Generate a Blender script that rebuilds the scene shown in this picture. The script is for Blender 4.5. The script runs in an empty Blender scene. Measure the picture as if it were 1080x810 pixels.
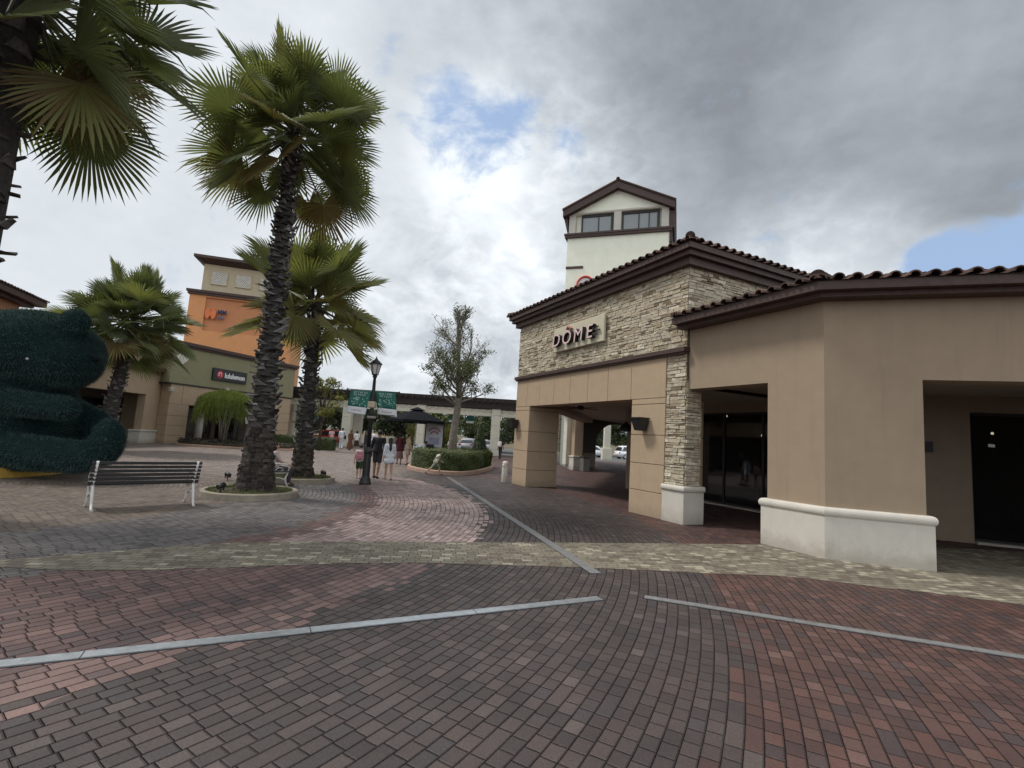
import bpy, bmesh, math, random
from mathutils import Vector, Matrix, Quaternion
PI = math.pi
scn = bpy.context.scene
COL = scn.collection
RD = math.radians

# ------------------------------------------------------------------ node helper
class NT:
    def __init__(s, tree):
        s.t = tree; s.n = tree.nodes; s.l = tree.links
    def new(s, typ, **kw):
        n = s.n.new(typ)
        for k, v in kw.items(): setattr(n, k, v)
        return n
    def put(s, sock, v):
        if v is None: return
        if hasattr(v, 'is_output'): s.l.new(v, sock)
        else:
            if isinstance(v, (tuple, list)) and sock.type == 'RGBA' and len(v) == 3: v = (*v, 1)
            sock.default_value = v
    def m(s, op, a, b=None, c=None, clamp=False):
        n = s.new('ShaderNodeMath', operation=op, use_clamp=clamp)
        s.put(n.inputs[0], a); s.put(n.inputs[1], b)
        if c is not None: s.put(n.inputs[2], c)
        return n.outputs[0]
    def step(s, x, a, b):                        # smoothstep
        n = s.new('ShaderNodeMapRange', interpolation_type='SMOOTHSTEP')
        s.put(n.inputs[0], x); s.put(n.inputs[1], a); s.put(n.inputs[2], b)
        return n.outputs[0]
    def maprange(s, x, a, b, c, d):
        n = s.new('ShaderNodeMapRange')
        for i, v in enumerate((x, a, b, c, d)): s.put(n.inputs[i], v)
        return n.outputs[0]
    def mix(s, f, a, b, bt='MIX'):
        n = s.new('ShaderNodeMix', data_type='RGBA', blend_type=bt)
        s.put(n.inputs[0], f); s.put(n.inputs[6], a); s.put(n.inputs[7], b)
        return n.outputs[2]
    def xyz(s, v):
        n = s.new('ShaderNodeSeparateXYZ'); s.l.new(v, n.inputs[0]); return n.outputs
    def comb(s, x, y, z=0.0):
        n = s.new('ShaderNodeCombineXYZ')
        for i, v in enumerate((x, y, z)): s.put(n.inputs[i], v)
        return n.outputs[0]
    def noise(s, vec, scale, detail=4, rough=.55, dist=0.0):
        n = s.new('ShaderNodeTexNoise')
        if vec is not None: s.l.new(vec, n.inputs['Vector'])
        n.inputs['Scale'].default_value = scale; n.inputs['Detail'].default_value = detail
        n.inputs['Roughness'].default_value = rough; n.inputs['Distortion'].default_value = dist
        return n.outputs[0]
    def white(s, vec):
        n = s.new('ShaderNodeTexWhiteNoise', noise_dimensions='3D'); s.l.new(vec, n.inputs['Vector'])
        return n.outputs['Value'], n.outputs['Color']
    def val(s, v):
        n = s.new('ShaderNodeValue'); n.outputs[0].default_value = v; return n.outputs[0]
    def attr(s, name):
        n = s.new('ShaderNodeAttribute', attribute_name=name); return n.outputs['Fac']

def newmat(name):
    m = bpy.data.materials.new(name); m.use_nodes = True
    t = NT(m.node_tree); b = m.node_tree.nodes['Principled BSDF']
    return m, t, b

def objco(t): return t.new('ShaderNodeTexCoord').outputs['Object']

def M(name, col, rough=.75, var=.12, scale=6, bump=.0, bscale=80, metal=0, spec=.4, stain=.0, stcol=(.05, .045, .04), emit=None):
    m, t, b = newmat(name)
    co = objco(t)
    nz = t.noise(co, scale, 5, .6)
    f = t.maprange(nz, .3, .7, 1 - var, 1 + var)
    c = t.mix(1.0, col, t.comb(f, f, f), 'MULTIPLY')
    if stain:
        big = t.step(t.noise(co, .9, 6, .65), .52, .75)
        c = t.mix(t.m('MULTIPLY', big, stain), c, stcol)
    t.put(b.inputs['Base Color'], c)
    t.put(b.inputs['Roughness'], t.maprange(t.noise(co, scale * 2.3, 3), .3, .7, max(.02, rough - .08), min(1, rough + .08)))
    b.inputs['Metallic'].default_value = metal
    b.inputs['Specular IOR Level'].default_value = spec
    if bump:
        bn = t.new('ShaderNodeBump'); bn.inputs['Strength'].default_value = bump; bn.inputs['Distance'].default_value = .01
        t.l.new(t.noise(co, bscale, 4, .6), bn.inputs['Height']); t.l.new(bn.outputs[0], b.inputs['Normal'])
    if emit:
        b.inputs['Emission Color'].default_value = (*emit[0], 1); b.inputs['Emission Strength'].default_value = emit[1]
    return m

def weather(m, streak=.16, splash=.35, dirt=(.16, .13, .10)):
    """rain streaks down a wall, hairline cracks and a splash line near the ground (object z = height)"""
    t = NT(m.node_tree); b = m.node_tree.nodes['Principled BSDF']; src = b.inputs['Base Color'].links[0].from_socket
    co = objco(t); x, y, z = t.xyz(co)
    st = t.noise(t.comb(t.m('MULTIPLY', x, 7.0), t.m('MULTIPLY', y, 7.0), t.m('MULTIPLY', z, .35)), 1.0, 6, .65)
    c = t.mix(t.m('MULTIPLY', t.step(st, .52, .78), streak), src, dirt)
    nz = t.noise(co, 5, 5, .65)
    sp = t.m('MULTIPLY', t.m('SUBTRACT', 1.0, t.step(t.m('ADD', z, t.m('MULTIPLY', t.m('SUBTRACT', nz, .5), .5)), .02, .34)), splash)
    c = t.mix(sp, c, dirt)
    vo = t.new('ShaderNodeTexVoronoi', feature='DISTANCE_TO_EDGE'); vo.inputs['Scale'].default_value = .55
    off = t.new('ShaderNodeVectorMath', operation='ADD'); t.l.new(co, off.inputs[0])
    nn = t.new('ShaderNodeTexNoise'); nn.inputs['Scale'].default_value = 3; nn.inputs['Detail'].default_value = 6; t.l.new(co, nn.inputs['Vector']); t.l.new(nn.outputs[1], off.inputs[1]); t.l.new(off.outputs[0], vo.inputs['Vector'])
    cr = t.m('MULTIPLY', t.m('SUBTRACT', 1.0, t.step(vo.outputs['Distance'], .0008, .0022)), t.m('MULTIPLY', t.step(t.noise(co, .8, 2), .55, .65), .35))
    c = t.mix(cr, c, dirt)
    t.l.new(c, b.inputs['Base Color'])
def MA(name, stops, rough=.85, var=.25, scale=14, bump=.4, bscale=40, dist=.012, spec=.3):
    """material whose colour runs through stops with the per-piece value 'rnd'"""
    m, t, b = newmat(name)
    r = t.new('ShaderNodeValToRGB'); e = r.color_ramp.elements
    while len(e) < len(stops): e.new(.5)
    for k, (p, c) in enumerate(stops): e[k].position = p; e[k].color = (*c, 1)
    t.l.new(t.attr('rnd'), r.inputs[0])
    co = objco(t)
    f = t.maprange(t.noise(co, scale, 5, .65), .3, .7, 1 - var, 1 + var)
    t.put(b.inputs['Base Color'], t.mix(1.0, r.outputs[0], t.comb(f, f, f), 'MULTIPLY'))
    b.inputs['Roughness'].default_value = rough; b.inputs['Specular IOR Level'].default_value = spec
    if bump:
        bn = t.new('ShaderNodeBump'); bn.inputs['Strength'].default_value = bump; bn.inputs['Distance'].default_value = dist
        t.l.new(t.noise(co, bscale, 5, .65), bn.inputs['Height']); t.l.new(bn.outputs[0], b.inputs['Normal'])
    return m

def MF(name, stops, trans=.35, rough=.5, spec=.35):
    """leaf material: colour by 'rnd', part of the light passes through"""
    m, t, b = newmat(name)
    r = t.new('ShaderNodeValToRGB'); e = r.color_ramp.elements
    while len(e) < len(stops): e.new(.5)
    for k, (p, c) in enumerate(stops): e[k].position = p; e[k].color = (*c, 1)
    t.l.new(t.attr('rnd'), r.inputs[0])
    t.l.new(r.outputs[0], b.inputs['Base Color'])
    b.inputs['Roughness'].default_value = rough; b.inputs['Specular IOR Level'].default_value = spec
    tr = t.new('ShaderNodeBsdfTranslucent')
    c2 = t.mix(1.0, r.outputs[0], (1.45, 1.45, .8), 'MULTIPLY'); t.l.new(c2, tr.inputs[0])
    mx = t.new('ShaderNodeMixShader'); mx.inputs[0].default_value = trans
    t.l.new(b.outputs[0], mx.inputs[1]); t.l.new(tr.outputs[0], mx.inputs[2])
    t.l.new(mx.outputs[0], t.n['Material Output'].inputs[0])
    return m

# ------------------------------------------------------------------ mesh builder
class MB:
    def __init__(s): s.v = []; s.f = []; s.r = []; s.mi = []; s.sm = []
    def add(s, vs, fs, rnd=.5, mi=0, smooth=False):
        o = len(s.v); s.v += [tuple(p) for p in vs]
        for f in fs:
            s.f.append([i + o for i in f]); s.r.append(rnd); s.mi.append(mi); s.sm.append(smooth)
    def box(s, a, b, rnd=.5, mi=0):
        x0, y0, z0 = a; x1, y1, z1 = b
        s.add([(x0, y0, z0), (x1, y0, z0), (x1, y1, z0), (x0, y1, z0), (x0, y0, z1), (x1, y0, z1), (x1, y1, z1), (x0, y1, z1)],
              [(0, 3, 2, 1), (4, 5, 6, 7), (0, 1, 5, 4), (1, 2, 6, 5), (2, 3, 7, 6), (3, 0, 4, 7)], rnd, mi)
    def obox(s, c, ax, ay, az, rnd=.5, mi=0):
        """box with centre c and half-axis vectors"""
        c = Vector(c); ax = Vector(ax); ay = Vector(ay); az = Vector(az)
        vs = [c + ax * i + ay * j + az * k for k in (-1, 1) for j, i in ((-1, -1), (-1, 1), (1, 1), (1, -1))]
        s.add(vs, [(0, 3, 2, 1), (4, 5, 6, 7), (0, 1, 5, 4), (1, 2, 6, 5), (2, 3, 7, 6), (3, 0, 4, 7)], rnd, mi)
    def bbox(s, a, b, e=.01, rnd=.5, mi=0):
        """box with chamfered edges"""
        bm = bmesh.new(); bmesh.ops.create_cube(bm, size=1)
        c = [(a[i] + b[i]) / 2 for i in range(3)]; d = [abs(b[i] - a[i]) for i in range(3)]
        bmesh.ops.scale(bm, vec=d, verts=bm.verts); bmesh.ops.translate(bm, vec=c, verts=bm.verts)
        bmesh.ops.bevel(bm, geom=bm.edges[:], offset=e, segments=1, affect='EDGES')
        s.frombm(bm, rnd, mi)
    def frombm(s, bm, rnd=.5, mi=0, smooth=False, mat=None):
        bm.verts.index_update()
        s.add([(mat @ v.co) if mat else v.co.copy() for v in bm.verts], [[v.index for v in f.verts] for f in bm.faces], rnd, mi, smooth)
        bm.free()
    def prism(s, poly, z0, z1, rnd=.5, mi=0):
        n = len(poly)
        ar = sum(poly[i][0] * poly[(i + 1) % n][1] - poly[(i + 1) % n][0] * poly[i][1] for i in range(n))
        if ar < 0: poly = poly[::-1]
        vs = [(p[0], p[1], z0) for p in poly] + [(p[0], p[1], z1) for p in poly]
        fs = [list(range(n))[::-1], list(range(n, 2 * n))] + [(i, (i + 1) % n, n + (i + 1) % n, n + i) for i in range(n)]
        s.add(vs, fs, rnd, mi)
    def tube(s, pts, rad, n=8, rnd=.5, mi=0, smooth=True, cap=True, sq=1.0):
        pts = [Vector(p) for p in pts]
        if not isinstance(rad, (list, tuple)): rad = [rad] * len(pts)
        vs = []; up = None
        for i, p in enumerate(pts):
            d = (pts[min(i + 1, len(pts) - 1)] - pts[max(i - 1, 0)]).normalized()
            if up is None:
                up = Vector((0, 0, 1)) if abs(d.z) < .9 else Vector((1, 0, 0))
            x = d.cross(up).normalized(); y = x.cross(d).normalized(); up = y
            for k in range(n):
                a = 2 * PI * k / n
                vs.append(p + (x * math.cos(a) + y * math.sin(a) * sq) * rad[i])
        fs = []
        for i in range(len(pts) - 1):
            for k in range(n):
                k2 = (k + 1) % n
                fs.append((i * n + k, i * n + k2, (i + 1) * n + k2, (i + 1) * n + k))
        s.add(vs, fs, rnd, mi, smooth)
        if cap:
            o = len(s.v) - len(vs)
            for b, rev in ((0, False), ((len(pts) - 1) * n, True)):
                f = [o + b + k for k in range(n)]
                s.f.append(f[::-1] if not rev else f); s.r.append(rnd); s.mi.append(mi); s.sm.append(False)
    def lathe(s, prof, n=20, rnd=.5, mi=0, smooth=False, c=(0, 0), sx=1, sy=1):
        vs = []
        for r, z in prof:
            for k in range(n):
                a = 2 * PI * k / n; vs.append((c[0] + r * math.cos(a) * sx, c[1] + r * math.sin(a) * sy, z))
        fs = []
        for i in range(len(prof) - 1):
            for k in range(n):
                k2 = (k + 1) % n; fs.append((i * n + k, i * n + k2, (i + 1) * n + k2, (i + 1) * n + k))
        if prof[0][0] > 1e-4: fs.append(list(range(n))[::-1])
        if prof[-1][0] > 1e-4: fs.append([(len(prof) - 1) * n + k for k in range(n)])
        s.add(vs, fs, rnd, mi, smooth)
    def ell(s, c, r, seg=12, ring=8, rnd=.5, mi=0, rot=None):
        bm = bmesh.new(); bmesh.ops.create_uvsphere(bm, u_segments=seg, v_segments=ring, radius=1)
        m = Matrix.Translation(c) @ (rot.to_matrix().to_4x4() if rot else Matrix()) @ Matrix.Diagonal((r[0], r[1], r[2], 1))
        s.frombm(bm, rnd, mi, True, m)
    def capsule(s, p, q, rp, rq, n=10, rnd=.5, mi=0):
        p = Vector(p); q = Vector(q); d = q - p; L = d.length
        if L < 1e-5: return s.ell(p, (rp,) * 3)
        d = d / L; pts = []; rad = []
        for a in (90, 60, 30): pts.append(p - d * rp * math.sin(RD(a))); rad.append(max(1e-4, rp * math.cos(RD(a))))
        pts.append(p); rad.append(rp); pts.append(q); rad.append(rq)
        for a in (30, 60, 90): pts.append(q + d * rq * math.sin(RD(a))); rad.append(max(1e-4, rq * math.cos(RD(a))))
        s.tube(pts, rad, n, rnd, mi)
    def sweep(s, prof, path, side=1, rnd=.5, mi=0, closed=False, smooth=False, capends=True):
        """sweep a closed profile [(out, z)] along a plan path with mitred corners; out is to the right of travel times side"""
        n = len(path); m = len(prof); vs = []
        for i in range(n):
            p = Vector(path[i][:2]); nn = []
            for a, b in ((i - 1, i), (i, i + 1)):
                if not closed and (a < 0 or b >= n): continue
                d = (Vector(path[b % n][:2]) - Vector(path[a % n][:2])).normalized()
                nn.append(Vector((d.y, -d.x)) * side)
            nm = nn[0] if len(nn) == 1 else (nn[0] + nn[1]).normalized()
            sc = 1 / max(.3, nm.dot(nn[0]))
            z = path[i][2] if len(path[i]) > 2 else 0
            for o, h in prof: vs.append((p.x + nm.x * o * sc, p.y + nm.y * o * sc, h + z))
        fs = []
        for i in range(n if closed else n - 1):
            i2 = (i + 1) % n
            for k in range(m):
                k2 = (k + 1) % m; fs.append((i * m + k, i2 * m + k, i2 * m + k2, i * m + k2))
        if capends and not closed: fs += [list(range(m)), [(n - 1) * m + k for k in range(m)][::-1]]
        s.add(vs, fs, rnd, mi, smooth)
    def mesh(s, name, mats):
        me = bpy.data.meshes.new(name); me.from_pydata(s.v, [], s.f); me.validate(clean_customdata=False)
        if not isinstance(mats, (list, tuple)): mats = [mats]
        for m in mats: me.materials.append(m)
        if len(me.polygons) == len(s.f):
            me.polygons.foreach_set('material_index', s.mi); me.polygons.foreach_set('use_smooth', s.sm)
            a = me.attributes.new('rnd', 'FLOAT', 'FACE'); a.data.foreach_set('value', s.r)
        else: print('validate dropped faces in', name, len(s.f), len(me.polygons))
        bm = bmesh.new(); bm.from_mesh(me); 
        if s.fixn: bmesh.ops.recalc_face_normals(bm, faces=bm.faces)
        bm.to_mesh(me); bm.free()
        return me
    fixn = True
    def build(s, name, mats, parent=None, shade=None):
        o = bpy.data.objects.new(name, s.mesh(name, mats)); COL.objects.link(o)
        if parent: o.parent = parent
        return o

class Leaf(MB):                  # open sheets: keep the winding as written
    fixn = False

def tag(o, label=None, cat=None, group=None, kind=None):
    if label: o['label'] = label
    if cat: o['category'] = cat
    if group: o['group'] = group
    if kind: o['kind'] = kind
    return o
def thing(name, label, cat, loc=(0, 0, 0), rz=0, group=None):
    o = bpy.data.objects.new(name, None); COL.objects.link(o); o.empty_display_size = .2
    o.location = loc; o.rotation_euler = (0, 0, rz)
    return tag(o, label, cat, group)
def structure(o): o['kind'] = 'structure'; return o
def dup(src, loc, rz, label=None, group=None, scale=None):
    r = src.copy(); COL.objects.link(r); r.location = loc; r.rotation_euler = (0, 0, rz)
    if scale: r.scale = (scale,) * 3 if not isinstance(scale, tuple) else scale
    if label: r['label'] = label
    if group: r['group'] = group
    for ch in list(src.children):
        c = ch.copy(); COL.objects.link(c); c.parent = r
        for g in list(ch.children):
            d = g.copy(); COL.objects.link(d); d.parent = c
    return r

def remeshed(mb, voxel, smooth=3, disp=None):
    """one continuous skin over overlapping closed shapes"""
    me = bpy.data.meshes.new('raw'); me.from_pydata(mb.v, [], mb.f)
    bm = bmesh.new(); bm.from_mesh(me); bmesh.ops.recalc_face_normals(bm, faces=bm.faces); bm.to_mesh(me); bm.free()
    o = bpy.data.objects.new('raw', me); COL.objects.link(o)
    r = o.modifiers.new('r', 'REMESH'); r.mode = 'VOXEL'; r.voxel_size = voxel; r.use_smooth_shade = True
    if smooth:
        sm = o.modifiers.new('s', 'SMOOTH'); sm.iterations = smooth; sm.factor = .5
    dg = bpy.context.evaluated_depsgraph_get(); dg.update()
    out = bpy.data.meshes.new_from_object(o.evaluated_get(dg))
    bpy.data.objects.remove(o); bpy.data.meshes.remove(me)
    return out
def meshobj(name, me, mat, parent=None):
    me.name = name; me.materials.clear(); me.materials.append(mat)
    for p in me.polygons: p.use_smooth = True
    o = bpy.data.objects.new(name, me); COL.objects.link(o)
    if parent: o.parent = parent
    return o
def textmesh(body, size, depth, bevel=0, sx=1.0, bold=0, shear=0):
    c = bpy.data.curves.new('t', 'FONT'); c.body = body; c.size = size; c.extrude = depth; c.offset = bold
    c.align_x = 'LEFT'; c.resolution_u = 3; c.shear = shear
    o = bpy.data.objects.new('t', c); COL.objects.link(o)
    dg = bpy.context.evaluated_depsgraph_get(); dg.update()
    me = bpy.data.meshes.new_from_object(o.evaluated_get(dg))
    bpy.data.objects.remove(o)
    for v in me.vertices: v.co.x *= sx
    return me

# ------------------------------------------------------------------ camera
F, PIT, ROLL, CAMH = 522.35, .109634, .0612, 1.7
cp, sp, cr, sr = math.cos(PIT), math.sin(PIT), math.cos(ROLL), math.sin(ROLL)
Rm = Matrix(((cr, sr, 0), (-sr, cr, 0), (0, 0, 1))) @ Matrix(((1, 0, 0), (0, -sp, cp), (0, cp, sp)))
cam = bpy.data.cameras.new('camera'); cam.sensor_width = 36; cam.sensor_fit = 'HORIZONTAL'
cam.lens = F / 1080 * 36; cam.clip_start = .05; cam.clip_end = 3000
camo = bpy.data.objects.new('camera', cam); COL.objects.link(camo)
mw = Matrix((Rm[0], Rm[1], -Rm[2])).transposed().to_4x4(); mw.translation = (0, 0, CAMH)
camo.matrix_world = mw; scn.camera = camo

YAW = -.458279
D1 = Vector((math.sin(YAW), math.cos(YAW))); D2 = Vector((math.cos(YAW), -math.sin(YAW)))
RZ = math.atan2(D2.y, D2.x)
def W(v, u, z=0.0):
    p = D2 * v + D1 * u; return Vector((p.x, p.y, z))

# ------------------------------------------------------------------ sky and sun
SUN_EL, SUN_DIR = RD(58), Vector((-.66, .12, 1.0)).normalized()
world = bpy.data.worlds.new('World'); scn.world = world; world.use_nodes = True
def make_world():
    t = NT(world.node_tree); bg = t.n['Background']
    d = t.new('ShaderNodeTexCoord').outputs['Generated']
    sky = t.new('ShaderNodeTexSky', sky_type='NISHITA'); sky.sun_disc = False
    sky.sun_elevation = math.asin(SUN_DIR.z); sky.sun_rotation = math.atan2(SUN_DIR.x, SUN_DIR.y)
    sky.altitude = 50; sky.dust_density = 2.0
    def lobe(v, a0, a1):                           # 1 inside a0 degrees, 0 outside a1
        v = Vector(v).normalized()
        n = t.new('ShaderNodeVectorMath', operation='DOT_PRODUCT'); t.l.new(d, n.inputs[0]); n.inputs[1].default_value = v
        return t.step(n.outputs['Value'], math.cos(RD(a1)), math.cos(RD(a0)))
    def MUL(a, b): return t.m('MULTIPLY', a, b)
    def ADD(a, b): return t.m('ADD', a, b)
    sc = t.new('ShaderNodeVectorMath', operation='MULTIPLY'); t.l.new(d, sc.inputs[0]); sc.inputs[1].default_value = (1, 1, 1.5)
    dv = sc.outputs[0]
    n1 = t.m('SUBTRACT', t.noise(dv, 2.1, 6, .5, .3), .5)      # big cloud shapes
    n2 = t.m('SUBTRACT', t.noise(dv, 6.5, 10, .58, .4), .5)    # billows
    n3 = t.m('SUBTRACT', t.noise(dv, 19.0, 8, .6, .3), .5)     # fluffs
    fl = ADD(ADD(MUL(n1, .5), MUL(n2, .9)), MUL(n3, .35))
    # where the cover breaks
    hole = ADD(MUL(lobe((-.10, .85, .53), 0, 9), .40), MUL(lobe((.075, .84, .515), 0, 3.5), .22))
    hole = ADD(hole, ADD(MUL(lobe((.652, .70, .268), 0, 6.2), .62), MUL(lobe((.745, .60, .27), 0, 7.5), .70)))
    cover = t.m('SUBTRACT', ADD(MUL(fl, 1.35), .36), hole)
    cov = t.step(cover, -.12, .20)
    rim = MUL(t.step(hole, .02, .3), .07)
    dark = lobe((.50, .66, .60), 4, 36)
    dk2 = lobe((.08, .66, .80), 2, 30)
    brt = lobe((.03, .87, .45), 2, 15)
    brt2 = lobe((.50, .82, .25), 1, 14)
    hor = lobe((-.12, .98, .16), 4, 22)
    left = lobe((-.62, .72, .40), 12, 44)
    tex = t.m('SUBTRACT', t.m('SUBTRACT', 1.0, MUL(left, .65)), MUL(dark, .62))
    lum = ADD(.525, MUL(ADD(ADD(MUL(n1, .50), MUL(n2, .42)), MUL(n3, .16)), tex))
    lum = ADD(lum, ADD(MUL(brt, .14), MUL(brt2, .26)))
    lum = ADD(lum, ADD(MUL(left, .05), rim))
    lum = ADD(lum, MUL(MUL(n2, hor), .5))
    pf = t.m('ABSOLUTE', t.m('SUBTRACT', t.noise(dv, 5.2, 9, .52, .15), .5)); pf2 = t.m('ABSOLUTE', t.m('SUBTRACT', t.noise(dv, 12.5, 8, .52, .1), .5))
    puff = t.m('SUBTRACT', .085, ADD(MUL(pf, .95), MUL(pf2, .55)))
    pm = t.m('MINIMUM', ADD(ADD(MUL(brt, .9), MUL(hor, .9)), ADD(MUL(brt2, .8), .12)), 1.0)
    lum = ADD(lum, MUL(t.m('MAXIMUM', puff, -.025), pm))
    lum = t.m('SUBTRACT', lum, MUL(dark, t.m('SUBTRACT', .255, MUL(n1, .12))))
    lum = t.m('SUBTRACT', lum, MUL(dk2, .06))
    lum = t.m('MINIMUM', t.m('MAXIMUM', lum, .215), .76)
    tint = t.mix(t.step(lum, .25, .7), (.90, .985, 1.08), (.945, 1.0, 1.05))
    cl = t.mix(1.0, tint, t.comb(lum, lum, lum), 'MULTIPLY')
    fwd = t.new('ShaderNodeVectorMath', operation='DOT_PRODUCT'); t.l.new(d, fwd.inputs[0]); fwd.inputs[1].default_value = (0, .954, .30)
    gl = t.maprange(t.step(fwd.outputs['Value'], .0, .55), 0, 1, 12.2, 7.7)      # unseen sky behind the viewer, brightened to light faces turned to the camera
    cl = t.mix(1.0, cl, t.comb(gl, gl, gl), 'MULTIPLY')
    blue = t.mix(1.0, sky.outputs[0], (.72, .86, 1.06), 'MULTIPLY')
    blue = t.mix(.75, blue, (2.35, 3.1, 4.25))
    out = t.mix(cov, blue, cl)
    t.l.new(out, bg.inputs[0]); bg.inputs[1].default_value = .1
make_world()
sun = bpy.data.lights.new('sun', 'SUN'); sun.energy = 1.5; sun.angle = RD(11); sun.color = (1, .965, .91)
suno = bpy.data.objects.new('sun', sun); COL.objects.link(suno)
suno.rotation_euler = (-SUN_DIR).to_track_quat('-Z', 'Y').to_euler(); suno.location = (0, 0, 40)
vs_ = scn.view_settings; vs_.view_transform = 'Standard'; vs_.look = 'None'; vs_.exposure = .85; vs_.gamma = 1; vs_.use_curve_mapping = False

# ------------------------------------------------------------------ materials
MT = {}
MT['tan'] = M('tan_stucco', (.40, .295, .195), .85, .05, 3, .25, 160, stain=.10, stcol=(.24, .18, .125))
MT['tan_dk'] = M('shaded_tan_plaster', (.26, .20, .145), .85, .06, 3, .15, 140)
MT['white'] = M('white_stucco', (.54, .50, .435), .85, .05, 4, .35, 190, stain=.12, stcol=(.42, .39, .33))
MT['joint'] = M('dark_joint', (.06, .045, .035), .9)
MT['brown'] = M('dark_brown_paint', (.062, .036, .029), .6, .15, 5, .05, 60, spec=.4)
MT['tile'] = MA('roof_tile', [(0, (.035, .022, .018)), (.5, (.075, .042, .032)), (1, (.13, .075, .055))], .8, .3, 9)
MT['stone'] = MA('ledge_stone', [(0, (.17, .125, .085)), (.2, (.34, .275, .19)), (.5, (.48, .415, .30)), (.75, (.41, .355, .275)), (1, (.62, .56, .44))], .9, .28, 11, .8, 26, .02)
MT['mortar'] = M('stone_gap', (.10, .082, .06), .95)
MT['ceil'] = M('soffit_plaster', (.42, .37, .30), .9, .04)
MT['black'] = M('black_metal', (.012, .012, .013), .45, .1, 8, spec=.5)
MT['cream'] = M('cream_stucco', (.83, .83, .68), .85, .04, 2, .2, 120, stain=.08, stcol=(.5, .48, .37))
MT['glass_pale'] = M('pale_window_glass', (.20, .22, .22), .08, .05, 2, spec=.9)
MT['frame'] = M('dark_window_frame', (.03, .026, .024), .5)
MT['olive'] = M('olive_stucco', (.235, .215, .125), .85, .05, 2, .2, 100, stain=.06)
MT['orange'] = M('orange_stucco', (.62, .285, .12), .85, .05, 2, .2, 100)
MT['orange_dk'] = M('deep_orange_stucco', (.50, .215, .10), .85, .05, 2, .2, 100)
MT['terracotta'] = M('terracotta_stucco', (.45, .22, .12), .85, .06, 2)
MT['beige'] = M('beige_stucco', (.46, .38, .26), .85, .05, 2)
MT['lattice'] = M('white_lattice', (.66, .63, .54), .8)
MT['steel'] = M('grate_steel', (.46, .48, .49), .38, .15, 12, .1, 90, metal=.75, spec=.5, stain=.3, stcol=(.20, .19, .18))
MT['grate'] = M('dull_grate', (.21, .205, .20), .6, .2, 12, .2, 90, metal=.25, stain=.3)
MT['slat'] = M('black_painted_wood', (.016, .015, .015), .5, .2, 12, .1, 90)
MT['castiron'] = M('white_cast_iron', (.60, .58, .55), .5, .12, 14, .15, 60, stain=.25, stcol=(.28, .22, .17))
MT['kerb'] = M('concrete_kerb', (.25, .215, .165), .9, .2, 7, .5, 60, stain=.5, stcol=(.10, .095, .06))
MT['pinkkerb'] = M('pink_concrete_kerb', (.40, .27, .20), .9, .15, 7, .4, 60, stain=.2)
MT['soil'] = M('soil', (.06, .045, .03), .95, .4, 12, .8, 40)
MT['perg'] = M('ivory_render', (.62, .58, .48), .85, .06, 4, stain=.12, stcol=(.40, .37, .30))
MT['dkwood'] = M('dark_stained_timber', (.032, .024, .021), .7, .25, 9, .2, 50)
MT['yellow'] = M('yellow_paint', (.50, .31, .055), .7, .12, 6, stain=.3, stcol=(.2, .12, .04))
MT['skin'] = M('skin', (.42, .25, .17), .55, .06)
MT['skin2'] = M('brown_skin', (.27, .15, .095), .55, .06)
MT['hair'] = M('black_hair', (.012, .010, .009), .45, .2, 30, .3, 120)
MT['canvas'] = M('black_canvas', (.011, .012, .014), .95, .15, 8, spec=.08)

MT['wing'] = M('shaded_wing_stucco', (.295, .222, .152), .85, .05, 3, .25, 160, stain=.10, stcol=(.24, .18, .125)); weather(MT['wing'], .26); weather(MT['tan']); weather(MT['white'], .22, .55, (.28, .24, .19)); weather(MT['cream'], .14, .0, (.36, .34, .26)); weather(MT['orange'], .12, 0, (.3, .14, .07)); weather(MT['olive'], .14, .2, (.10, .10, .065)); weather(MT['perg'], .2, .4, (.33, .29, .23))  # wing: same tan paint as the cafe, darkened for the shade under its eaves
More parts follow.
